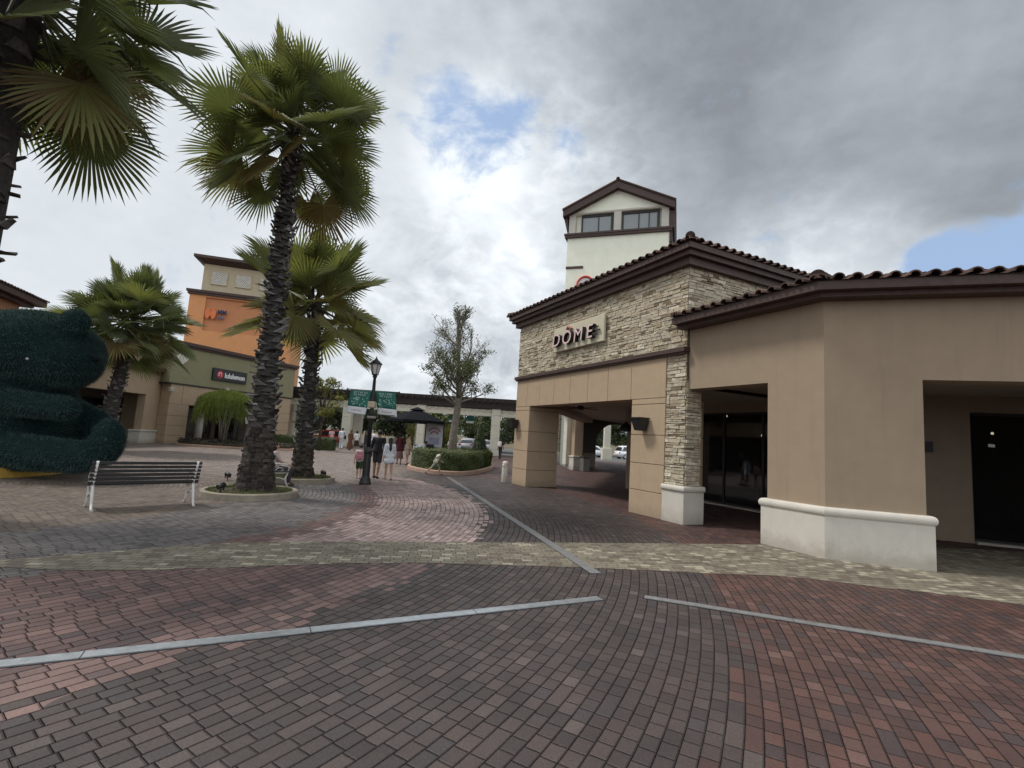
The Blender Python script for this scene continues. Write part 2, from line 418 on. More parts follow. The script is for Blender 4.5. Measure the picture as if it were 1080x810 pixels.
# ------------------------------------------------------------------ ground
CX, CY = -12.5, 10.3
def brick(t, along, across, ln, h):
    """running bond; along and across in metres; gives mortar mask, per-brick random, edge distance"""
    rowf = t.m('DIVIDE', across, h); row = t.m('FLOOR', rowf); fr = t.m('FRACT', rowf)
    rr, _ = t.white(t.comb(row, 7.3, 1.1))
    return row, fr, rr
def ground_mat():
    m, t, b = newmat('brick_paving')
    pos = t.new('ShaderNodeNewGeometry').outputs['Position']
    wob = t.noise(pos, 3.0, 3)
    x, y, z = t.xyz(pos)
    dx = t.m('SUBTRACT', x, CX); dy = t.m('SUBTRACT', y, CY)
    r0 = t.m('SQRT', t.m('ADD', t.m('MULTIPLY', dx, dx), t.m('MULTIPLY', dy, dy)))
    r = t.m('ADD', r0, t.m('MULTIPLY', t.m('SUBTRACT', wob, .5), .004))
    th = t.m('ARCTAN2', dy, dx)
    H, L = .107, .148
    rowf = t.m('DIVIDE', r, H); row = t.m('FLOOR', rowf); fr = t.m('FRACT', rowf)
    rr, _ = t.white(t.comb(row, 7.3, 1.1))
    par = t.m('MULTIPLY', t.m('FRACT', t.m('MULTIPLY', row, .5)), 1.0)
    al = t.m('DIVIDE', t.m('MULTIPLY', th, t.m('MULTIPLY', row, H)), L)
    al = t.m('ADD', al, t.m('ADD', par, t.m('MULTIPLY', rr, .5)))
    pi = t.m('FLOOR', t.m('MULTIPLY', al, .5)); pv, _ = t.white(t.comb(row, pi, 9.1)); lg = t.m('GREATER_THAN', pv, .80)
    colm = t.m('ADD', t.m('MULTIPLY', lg, t.m('ADD', t.m('MULTIPLY', pi, 2.0), .5)), t.m('MULTIPLY', t.m('SUBTRACT', 1.0, lg), t.m('FLOOR', al)))
    fs = t.m('FRACT', al); fl_ = t.m('FRACT', t.m('MULTIPLY', al, .5))
    es = t.m('MINIMUM', fs, t.m('SUBTRACT', 1.0, fs)); el_ = t.m('MULTIPLY', t.m('MINIMUM', fl_, t.m('SUBTRACT', 1.0, fl_)), 2.0)
    ecm = t.m('ADD', t.m('MULTIPLY', lg, el_), t.m('MULTIPLY', t.m('SUBTRACT', 1.0, lg), es))
    er = t.m('MULTIPLY', t.m('MINIMUM', fr, t.m('SUBTRACT', 1.0, fr)), H)
    ec = t.m('MULTIPLY', ecm, L)
    fine = t.noise(pos, 70, 3)
    e = t.m('ADD', t.m('MINIMUM', er, ec), t.m('MULTIPLY', t.m('SUBTRACT', fine, .5), .004))
    brickm = t.step(e, .0015, .0040)
    rv, rc = t.white(t.comb(row, colm, 3.3))
    r1, r2, r3 = t.xyz(rc)
    patch = t.noise(pos, .35, 3)
    rj = t.m('ADD', t.m('MULTIPLY', t.m('ADD', row, .5), H), t.m('MULTIPLY', t.m('SUBTRACT', r2, .5), .30))
    rj = t.m('ADD', rj, t.m('MULTIPLY', t.m('SUBTRACT', patch, .5), .5))
    def duo(a, bcol): return t.mix(r1, a, bcol)
    grey = duo((.092, .080, .075), (.142, .124, .116))
    dark = duo((.043, .033, .031), (.072, .053, .047))
    purp = duo((.070, .044, .041), (.125, .075, .066))
    red = duo((.100, .061, .054), (.162, .094, .080))
    rust = duo((.055, .033, .030), (.108, .053, .042))
    salm = duo((.29, .205, .182), (.45, .335, .30))
    pale = duo((.17, .132, .115), (.26, .205, .175))
    brown = duo((.105, .080, .062), (.160, .122, .094))
    def ge(v): return t.m('GREATER_THAN', rj, v)
    lower = t.m('SUBTRACT', 1.0, t.m('GREATER_THAN', t.m('SUBTRACT', y, t.m('MULTIPLY', x, .12)), 7.6))
    c = t.mix(ge(6.6), brown, grey)
    c = t.mix(ge(9.1), c, red)
    up = t.mix(ge(9.7), t.mix(.4, salm, red), t.mix(t.step(x, -4.2, -1.8), t.mix(.5, salm, red), t.mix(.88, red, salm)))
    lo = t.mix(ge(11.0), red, t.mix(ge(11.55), purp, t.mix(.10, red, salm)))
    c = t.mix(ge(9.6), c, t.mix(lower, up, lo))
    c = t.mix(ge(12.15), c, dark)
    c = t.mix(ge(15.68), c, rust)
    # reddish wash low on the left, paler paving far off to the left
    far = t.m('MULTIPLY', t.step(t.m('ADD', y, t.m('MULTIPLY', r3, 2.0)), 15.5, 17.5), t.step(t.m('ADD', x, t.m('MULTIPLY', r2, .8)), -2.4, -5.0))
    c = t.mix(far, c, pale)
    # odd bricks, per-brick value, dirt
    odd = t.m('GREATER_THAN', rv, .93); c = t.mix(t.m('MULTIPLY', odd, .12), c, (.18, .15, .14))
    odd2 = t.m('LESS_THAN', rv, .10); c = t.mix(t.m('MULTIPLY', odd2, .35), c, (.06, .05, .052))
    vj = t.maprange(r3, 0, 1, .86, 1.14)
    c = t.mix(1.0, c, t.comb(vj, vj, vj), 'MULTIPLY')
    dn = t.maprange(t.noise(pos, 1.6, 7, .65), .3, .7, .80, 1.16)
    sp_ = t.maprange(t.noise(pos, 55, 6, .75), .3, .7, .72, 1.26)
    sp2 = t.maprange(t.noise(pos, 210, 4, .8), .3, .7, .76, 1.22)
    dd = t.m('MULTIPLY', t.m('MULTIPLY', dn, sp_), sp2)
    c = t.mix(1.0, c, t.comb(dd, dd, dd), 'MULTIPLY')
    vo = t.new('ShaderNodeTexVoronoi'); vo.inputs['Scale'].default_value = 1.1; t.l.new(pos, vo.inputs['Vector'])
    gum = t.m('SUBTRACT', 1.0, t.step(t.m('ADD', vo.outputs['Distance'], t.m('MULTIPLY', t.m('SUBTRACT', fine, .5), .02)), .018, .032))
    c = t.mix(t.m('MULTIPLY', gum, .55), c, (.035, .032, .03))
    stain = t.step(t.noise(pos, .8, 8, .7, 1.2), .56, .70)
    c = t.mix(t.m('MULTIPLY', stain, .30), c, (.05, .042, .038))
    sand = t.step(t.noise(pos, 1.3, 5, .6), .50, .66)
    c = t.mix(brickm, t.mix(sand, (.006, .005, .005), (.024, .020, .017)), c)
    t.put(b.inputs['Base Color'], c)
    ro = t.maprange(t.noise(pos, 2.2, 5), .3, .7, .50, .74)
    t.put(b.inputs['Roughness'], t.mix(brickm, (.95,) * 3, t.comb(ro, ro, ro)))
    t.put(b.inputs['Specular IOR Level'], t.m('MULTIPLY', brickm, .40))
    bn = t.new('ShaderNodeBump'); bn.inputs['Strength'].default_value = .9; bn.inputs['Distance'].default_value = .012
    hh = t.m('ADD', t.step(e, .0, .013), t.m('ADD', t.m('MULTIPLY', fine, .35), t.m('MULTIPLY', r2, .45)))
    t.l.new(hh, bn.inputs['Height']); t.l.new(bn.outputs[0], b.inputs['Normal'])
    return m
def band_mat():
    m, t, b = newmat('buff_brick_paving')
    pos = t.new('ShaderNodeNewGeometry').outputs['Position']
    x, y, z = t.xyz(pos)
    a = RD(8); ca, sa = math.cos(a), math.sin(a)
    s_ = t.m('ADD', t.m('MULTIPLY', x, ca), t.m('MULTIPLY', y, sa)); q = t.m('SUBTRACT', t.m('MULTIPLY', y, ca), t.m('MULTIPLY', x, sa))
    H, L = .107, .165
    rowf = t.m('DIVIDE', q, H); row = t.m('FLOOR', rowf); fr = t.m('FRACT', rowf)
    rr, _ = t.white(t.comb(row, 2.3, 1.1))
    al = t.m('ADD', t.m('DIVIDE', s_, L), t.m('ADD', t.m('FRACT', t.m('MULTIPLY', row, .5)), t.m('MULTIPLY', rr, .3)))
    cm = t.m('FLOOR', al); fc = t.m('FRACT', al)
    er = t.m('MULTIPLY', t.m('MINIMUM', fr, t.m('SUBTRACT', 1.0, fr)), H); ec = t.m('MULTIPLY', t.m('MINIMUM', fc, t.m('SUBTRACT', 1.0, fc)), L)
    e = t.m('MINIMUM', er, ec); bm_ = t.step(e, .002, .006)
    rv, rc = t.white(t.comb(row, cm, 5.1)); r1, r2, r3 = t.xyz(rc)
    c = t.mix(r1, (.145, .124, .090), (.215, .186, .135))
    lt = t.noise(pos, .55, 3)
    c = t.mix(t.m('GREATER_THAN', t.m('ADD', rv, t.m('MULTIPLY', t.m('SUBTRACT', lt, .5), 1.6)), .92), c, (.31, .275, .205))
    c = t.mix(t.m('LESS_THAN', rv, .18), c, (.13, .10, .075))
    dd = t.maprange(t.noise(pos, 1.7, 7, .65), .3, .7, .78, 1.15)
    c = t.mix(1.0, c, t.comb(dd, dd, dd), 'MULTIPLY')
    c = t.mix(bm_, (.035, .03, .024), c)
    t.put(b.inputs['Base Color'], c); b.inputs['Roughness'].default_value = .7; b.inputs['Specular IOR Level'].default_value = .35
    bn = t.new('ShaderNodeBump'); bn.inputs['Strength'].default_value = .8; bn.inputs['Distance'].default_value = .01
    t.l.new(t.m('ADD', t.step(e, 0, .012), t.m('MULTIPLY', r2, .4)), bn.inputs['Height']); t.l.new(bn.outputs[0], b.inputs['Normal'])
    return m
g = Leaf(); g.add([(-900, -900, 0), (900, -900, 0), (900, 900, 0), (-900, 900, 0)], [(0, 1, 2, 3)])
structure(g.build('ground', ground_mat()))
def smooth_line(pts, n=8):
    out = []
    for i in range(len(pts) - 1):
        p0 = Vector(pts[max(i - 1, 0)]); p1 = Vector(pts[i]); p2 = Vector(pts[i + 1]); p3 = Vector(pts[min(i + 2, len(pts) - 1)])
        for k in range(n):
            s = k / n
            out.append(.5 * ((2 * p1) + (p2 - p0) * s + (2 * p0 - 5 * p1 + 4 * p2 - p3) * s * s + (3 * p1 - p0 - 3 * p2 + p3) * s ** 3))
    out.append(Vector(pts[-1])); return out
top_l = smooth_line([(-5.9, 5.5), (-5.2, 6.1), (-4.45, 6.75), (-3.6, 7.3), (-1.9, 7.85), (-.46, 8.22), (.8, 8.58), (1.8, 8.82), (2.9, 9.12), (4.9, 9.6), (7.0, 10.1), (10.5, 10.6), (16, 10.8)], 5)
bot_l = smooth_line([(-5.9, 5.5), (-4.8, 5.55), (-4.1, 5.68), (-3.1, 6.05), (-1.6, 6.62), (-.4, 6.83), (.67, 6.98), (1.46, 7.06), (2.8, 7.13), (4.08, 7.22), (5.17, 6.93), (6.66, 6.5), (16, 3.2)], 5)
bb = Leaf(); n_ = len(top_l)
vs = [(p.x, p.y, .004) for p in bot_l] + [(p.x, p.y, .004) for p in top_l]
bb.add(vs, [(i, i + 1, n_ + i + 1, n_ + i) for i in range(n_ - 1)])
structure(bb.build('paving_band', band_mat()))
ra = Leaf(); ra.add([(-90, 52, .004), (120, 47, .004), (120, 95, .004), (-90, 95, .004)], [(0, 1, 2, 3)])
structure(ra.build('road', M('asphalt', (.11, .108, .105), .85, .2, 3, .3, 90)))

def drain(name, pts, w, mat, label, slots):
    t = thing(name, label, 'drain', (pts[0][0], pts[0][1], 0))
    o = Vector((pts[0][0], pts[0][1], 0)); a = Vector((*pts[0], 0)) - o; b_ = Vector((*pts[1], 0)) - o
    d = (b_ - a).normalized(); nrm = Vector((-d.y, d.x, 0)); L = (b_ - a).length
    rng = random.Random(5); pos = 0; k = 0
    while pos < L - .01:
        ln = min(slots, L - pos); mb = MB()
        c = a + d * (pos + ln / 2)
        mb.obox(c + Vector((0, 0, .0045)), d * (ln / 2 - .004), nrm * (w / 2), Vector((0, 0, .0045)))
        for sgn in (-1, 1): mb.obox(c + nrm * sgn * (w / 2 - .006) + Vector((0, 0, .0095)), d * (ln / 2 - .004), nrm * .005, Vector((0, 0, .0015)))
        if L < 60:
            q = .03
            while q < ln - .03 and ln > .1:
                mb.obox(a + d * (pos + q) + Vector((0, 0, .0095)), d * .006, nrm * (w / 2 - .02), Vector((0, 0, .0008))); q += .03
        mb.build('grate', mat, t); pos += ln; k += 1
    e = MB(); e.obox((a + b_) / 2 + Vector((0, 0, .0025)), d * (L / 2 + .01), nrm * (w / 2 + .012), Vector((0, 0, .0018))); e.build('channel_edge', MT['black'], t)
drain('drain_channel', [(1.12, 5.71), (-5.6, 2.34)], .115, MT['steel'], 'bright steel drain channel slanting across the dark foreground bricks to the left edge', 1.5)
drain('drain_channel', [(1.65, 5.86), (7.5, 3.77)], .115, MT['grate'], 'dull grey drain channel running across the red bricks at right', 1.5)
drain('drain_channel', [(1.26, 6.75), (-2.38, 20.4)], .15, MT['grate'], 'long grey drain channel leading back past the cafe columns', 2.0)

# ------------------------------------------------------------------ masonry and tile helpers
def ledge(mb, org, du, nrm, L, z0, z1, seed, keep=None):
    """courses of split stone on a vertical face: org + du*s, standing out along nrm"""
    rng = random.Random(seed); z = z0
    du = Vector(du); nrm = Vector(nrm); org = Vector(org)
    while z < z1 - .01:
        h = min(rng.choice((.045, .055, .065, .08, .095)) * rng.uniform(.9, 1.1), z1 - z)
        s = -rng.uniform(0, .25); tone = rng.uniform(-.08, .08)
        while s < L:
            ln = rng.uniform(.11, .38) * (1.15 if h < .06 else 1)
            a, b = max(s, 0), min(s + ln, L); s += ln
            if b - a < .03: continue
            if keep and not keep((a + b) / 2, z + h / 2): continue
            d = rng.uniform(.008, .036); g_ = .0068
            c = org + du * ((a + b) / 2) + Vector((0, 0, z + h / 2)) + nrm * (d / 2 - .01)
            tilt = rng.uniform(-.012, .012)
            hx = du * ((b - a) / 2 - g_ * rng.uniform(.5, 1.5)) + Vector((0, 0, tilt * .5))
            mb.obox(c, hx, nrm * (d / 2 + .01) + Vector((0, 0, rng.uniform(-.004, .004))), Vector((0, 0, h / 2 - g_ * rng.uniform(.4, 1.3))), min(1, max(0, rng.gauss(.52, .25) + tone)))
        z += h
def tiles(mb, p0, p1, inward, z, pitch, length, seed, lim0=True, lim1=True, step=.27, rad=.095):
    """barrel tiles running up the slope from the eave p0-p1"""
    rng = random.Random(seed)
    p0 = Vector((*p0, 0)); p1 = Vector((*p1, 0)); d = (p1 - p0); L = d.length; d.normalize(); inw = Vector((*inward, 0)).normalized()
    n = int(L / step); tp = math.tan(RD(pitch))
    for i in range(n + 1):
        s = i * step + .04
        if s > L: break
        ln = length
        if lim0: ln = min(ln, s / 1.0 + .05)
        if lim1: ln = min(ln, (L - s) / 1.0 + .05)
        if ln < .12: ln = .12
        k = 0; q = -.05
        while q < ln:
            q2 = min(q + .42, ln + .1); zz = rng.uniform(-.006, .006)
            pts = []
            for j, (qq, rr) in enumerate(((q, rad), (q2, rad * .9))):
                for a in range(7):
                    an = PI * a / 6
                    pts.append(p0 + d * (s + rr * math.cos(an)) + inw * qq + Vector((0, 0, z + qq * tp + rr * math.sin(an) * .95 + zz + (.02 if j == 0 else 0))))
            fs = [(a, a + 1, 8 + a, 7 + a) for a in range(6)]
            # thickness at the open end
            inner = [p0 + d * (s + rad * .72 * math.cos(PI * a / 6)) + inw * q + Vector((0, 0, z + q * tp + rad * .72 * math.sin(PI * a / 6) + zz + .02)) for a in range(7)]
            pts += inner; fs += [(a + 1, a, 14 + a, 15 + a) for a in range(6)]
            mb.add(pts, fs, rng.random(), 0, False); q += .36
        s2 = s + step / 2
        # pan between the barrels
        a0 = p0 + d * (s2 - step / 2) + Vector((0, 0, z + .01)); a1 = p0 + d * (s2 + step / 2) + Vector((0, 0, z + .01))
        up = inw * length + Vector((0, 0, length * tp))
def ridge_tiles(mb, a, b, seed, rad=.11):
    rng = random.Random(seed); a = Vector(a); b = Vector(b); L = (b - a).length; d = (b - a) / L
    x = d.cross(Vector((0, 0, 1))).normalized(); y = x.cross(d).normalized(); q = 0
    while q < L:
        q2 = min(q + .42, L); pts = []
        for j, (qq, rr) in enumerate(((q, rad), (q2, rad * .88))):
            for k in range(9):
                an = PI * k / 8; pts.append(a + d * qq + x * rr * math.cos(an) + y * rr * (math.sin(an)))
        mb.add(pts, [(k, k + 1, 10 + k, 9 + k) for k in range(8)] + [list(range(9))], rng.random()); q += .36

def local(v0, u0):                       # building frame: x runs along v, y along u
    return W(v0, u0)
# ------------------------------------------------------------------ cafe with the stone front
def cafe():
    root = thing('cafe_building', 'cafe building with ledge stone front, tan panelled columns and dark tiled eaves', 'building', W(8.7, 12.8), RZ)
    def P(v, u): return (v - 8.7, u - 12.8)
    def L3(v, u, z): return (v - 8.7, u - 12.8, z)
    def box(mb, v0, v1, u0, u1, z0, z1, **k): mb.box(L3(v0, u0, z0), L3(v1, u1, z1), **k)
    # stone
    mb = MB()
    ledge(mb, L3(8.74, 8.50, 0), (0, 1, 0), (-1, 0, 0), 8.70, 4.10, 6.10, 1)
    ledge(mb, L3(8.74, 8.50, 0), (1, 0, 0), (0, -1, 0), 4.2, 4.72, 6.10, 2)
    ledge(mb, L3(8.74, 8.50, 0), (0, 1, 0), (-1, 0, 0), .62, .86, 3.98, 3)
    ledge(mb, L3(8.74, 8.50, 0), (1, 0, 0), (0, -1, 0), .47, .86, 3.30, 4)
    core = MB()
    box(core, 8.745, 16, 8.505, 17.2, 3.45, 6.2); box(core, 8.745, 9.2, 8.505, 9.11, .8, 3.45)
    s = mb.build('stone_cladding', MT['stone'], root); core.build('wall_core', MT['mortar'], root)
    # plinth of the stone pier
    mb = MB(); mb.bbox(L3(8.66, 8.44, 0), L3(9.30, 9.13, .72), .006)
    prof = [(-.05, .722), (.0, .722)] + [(.0 + .045 * math.sin(RD(a)), .79 - .066 * math.cos(RD(a))) for a in range(0, 181, 30)] + [(-.05, .857)]
    path = [P(9.30, 8.44), P(8.66, 8.44), P(8.66, 9.13)]
    mb.sweep(prof, path, side=-1); mb.build('plinth', MT['white'], root)
    # trim between stone and panels
    mb = MB()
    box(mb, 8.60, 8.80, 8.47, 17.25, 3.985, 4.09); box(mb, 8.64, 8.78, 8.49, 17.22, 3.93, 3.984); mb.build('trim_band', MT['brown'], root)
    # columns faced with panels, 12 mm joints
    def column(v0, v1, u0, u1, zs, top):
        mb = MB(); jb = MB(); z = 0
        for zz in zs + [top]:
            mb.bbox(L3(v0, u0, z + (.007 if z else 0)), L3(v1, u1, zz - .007), .006); z = zz
        box(jb, v0 + .02, v1 - .02, u0 + .02, u1 - .02, .02, top - .02)
        c = mb.build('column', MT['tan'], root); jb.build('joint', MT['joint'], c)
    column(8.70, 10.0, 16.05, 17.16, [.6, 1.28, 2.0, 2.78], 2.925)
    column(8.70, 10.0, 9.13, 10.36, [.6, 1.28, 2.0, 2.78], 2.925)
    mb = MB(); jb = MB(); us = [9.13, 10.42, 11.43, 12.42, 13.40, 14.39, 15.38, 16.30, 17.16]
    for a, b in zip(us, us[1:]): mb.bbox(L3(8.70, a + .006, 2.93), L3(9.3, b - .006, 3.93), .006)
    box(jb, 8.72, 9.28, 9.15, 17.14, 2.95, 3.92); l = mb.build('lintel', MT['tan'], root); jb.build('joint', MT['joint'], l)
    # edge beam over the open corner, its ceiling and the shop behind
    mb = MB(); e = [P(9.32, 17.15), P(10.0, 17.15), P(17.6, 25.6), P(18.1, 25.15), P(10.45, 16.7), P(9.32, 16.7)]
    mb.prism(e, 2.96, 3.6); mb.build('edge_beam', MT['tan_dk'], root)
    mb = MB(); mb.prism([P(9.32, 9.4), P(13.2, 9.4), P(13.2, 15.6), P(17.0, 15.6), P(24, 20), P(24, 28.5), P(18.1, 25.15), P(10.45, 16.68), P(9.32, 16.68)], 3.2, 3.3); mb.build('ceiling', MT['ceil'], root)
    # eaves
    ring = lambda o: [P(8.74 - o, 8.5 - o), P(8.74 - o, 17.2 + o), P(16, 17.2 + o), P(16, 8.5 - o)]
    mb = MB(); mb.prism(ring(.16), 6.06, 6.24); mb.prism(ring(.28), 6.243, 6.36); mb.prism(ring(.37), 6.363, 6.50); mb.build('fascia', MT['brown'], root)
    mb = MB(); e = .40; pit = 14; tp = math.tan(RD(pit))
    a, b, c, d = P(8.74 - e, 8.5 - e), P(8.74 - e, 17.2 + e), P(16, 17.2 + e), P(16, 8.5 - e)
    r0, r1 = P(12.8, 12.6), P(12.8, 13.2); zr = 6.52 + tp * 4.4
    vs = [(*a, 6.505), (*b, 6.505), (*c, 6.505), (*d, 6.505), (*r0, zr), (*r1, zr)]
    mb.add(vs, [(0, 1, 5, 4), (1, 2, 5), (2, 3, 4, 5), (3, 0, 4), (3, 2, 1, 0)], .3)
    rf = mb.build('roof', MT['tile'], root)
    tb = MB(); tiles(tb, a, b, (1, 0), 6.51, pit, 1.6, 1); tiles(tb, d, a, (0, 1), 6.51, pit, 1.6, 2, False, True); tiles(tb, b, c, (0, -1), 6.51, pit, 1.2, 3, True, False)
    ridge_tiles(tb, (a[0] - .02, a[1] - .02, 6.58), (*r0, zr + .1), 4); ridge_tiles(tb, (b[0], b[1], 6.58), (*r1, zr + .1), 5)
    tb.build('barrel_tiles', MT['tile'], rf)
    return root
cafe_root = cafe()

def cafe_sign():
    root = thing('cafe_sign', 'long cream sign board with raised pink faced letters on the ledge stone wall', 'sign', W(8.66, 13.0, 4.72), RZ)
    # board runs along u from 14.42 (left) to 11.60 (right); local x = v
    mb = MB(); mb.bbox((-.05, -1.4, -.02), (.03, 1.42, .80), .012)
    mb.build('board', M('cream_board', (.52, .475, .35), .6, .06, 4, stain=.12, stcol=(.35, .31, .22)), root)
    face = M('pale_pink_letter_face', (.66, .47, .46), .5); side = MT['black']
    def put(me, y, z, name):
        # text x axis -> -u, text y -> z, text normal -> -v
        rot = Matrix(((0, 0, -1, 0), (-1, 0, 0, 0), (0, 1, 0, 0), (0, 0, 0, 1)))
        me.transform(Matrix.Translation((-.13, y, z)) @ rot)
        me.materials.clear(); me.materials.append(face); me.materials.append(side)
        for p in me.polygons: p.material_index = 0 if p.normal.x < -.9 else 1
        o = bpy.data.objects.new(name, me); COL.objects.link(o); o.parent = root
    x = 1.30
    for ch, adv in (('D', .60), ('O', .68), ('M', .70), ('E', .5)):
        me = textmesh(ch, .60 if ch != 'O' else .62, .065, sx=1.12, bold=.0, shear=.10); put(me, x, .13, 'letter'); x -= adv
    mb = MB()                                                # circumflex over the O
    y0 = 1.30 - .60 - .33
    for a, b in (((y0 + .11, .625), (y0 - .01, .71)), ((y0 - .01, .71), (y0 - .13, .625))):
        p, q = Vector((-.13, *a)), Vector((-.13, *b)); dd = (q - p) / 2
        nn = Vector((0, -dd.z, dd.y)).normalized() * .018
        mb.obox((p + q) / 2, (.06, 0, 0), dd * 1.05, nn)
    mb.build('accent', M('pink_red_letter_face', (.50, .24, .22), .5), root)
    mb = MB()                                                # three speed lines on the E
    for k, (l0, l1) in enumerate(((-.76, -1.20), (-.80, -1.26), (-.80, -1.14))):
        z = .44 - k * .105; mb.box((-.13, l1, z - .014), (-.09, l0, z + .014))
    mb.build('speed_line', side, root)
cafe_sign()

def wall_lamp(u, label):
    r = thing('wall_lamp', label, 'lamp', W(8.70, u, 2.10), RZ, 'black tapered wall lamps on the cafe columns')
    mb = MB()
    w0, w1, h = .12, .185, .30
    vs = [(-.25 + .0, -w0, 0), (-.06, -w0, 0), (-.06, w0, 0), (-.25, w0, 0), (-.33, -w1, h), (-.04, -w1, h), (-.04, w1, h), (-.33, w1, h)]
    mb.add(vs, [(0, 3, 2, 1), (4, 5, 6, 7), (0, 1, 5, 4), (1, 2, 6, 5), (2, 3, 7, 6), (3, 0, 4, 7)]); mb.build('shade', MT['black'], r)
    mb = MB(); mb.box((-.345, -w1 - .015, h + .001), (-.03, w1 + .015, h + .03)); mb.build('rim', MT['black'], r)
    mb = MB(); mb.box((-.058, -.06, .08), (-.002, .06, .24)); mb.build('wall_plate', MT['black'], r)
wall_lamp(9.82, 'black tapered wall lamp on the tan column beside the stone pier')
wall_lamp(16.98, 'black tapered wall lamp on the far tan column above the white bollard')

def bollard():
    p = W(8.62, 17.62); r = thing('bollard', 'white round-topped bollard standing by the far tan column', 'bollard', p)
    mb = MB(); mb.lathe([(.125, 0), (.125, .62), (.14, .625), (.14, .66), (.12, .665)], 20, smooth=False); mb.build('post', MT['white'], r)
    mb = MB(); mb.lathe([(.118, .666), (.125, .70), (.115, .76), (.08, .80), (0, .825)], 20, smooth=True); mb.build('cap', MT['white'], r)
bollard()

def ceiling_fan():
    p = W(10.2, 14.95, 3.2); r = thing('ceiling_fan', 'dark ceiling fan under the cafe passage ceiling', 'fan', p)
    mb = MB(); mb.tube([(0, 0, 0), (0, 0, -.18)], .02); mb.lathe([(.02, -.16), (.10, -.18), (.14, -.24), (.12, -.30), (0, -.33)], 16, smooth=True); mb.build('motor', MT['black'], r)
    for k in range(4):
        a = k * PI / 2 + .5; d = Vector((math.cos(a), math.sin(a), 0)); n = Vector((-d.y, d.x, .18))
        mb = MB(); mb.obox(d * .45 + Vector((0, 0, -.25)), d * .33, n * .06, (0, 0, .005)); mb.build('blade', MT['dkwood'], r)
ceiling_fan()
def pendant():
    p = W(12.4, 15.05, 3.2); r = thing('pendant_lamp', 'dark dome pendant lamp hanging behind the right tan column', 'lamp', p)
    mb = MB(); mb.tube([(0, 0, 0), (0, 0, -.62)], .008, 6); mb.build('cord', MT['black'], r)
    mb = MB(); mb.lathe([(.03, -.60), (.07, -.64), (.2, -.74), (.27, -.88), (.27, -.95), (.25, -.95), (.18, -.76), (0, -.66)], 20, smooth=True); mb.build('lamp_shade', MT['black'], r)
pendant()

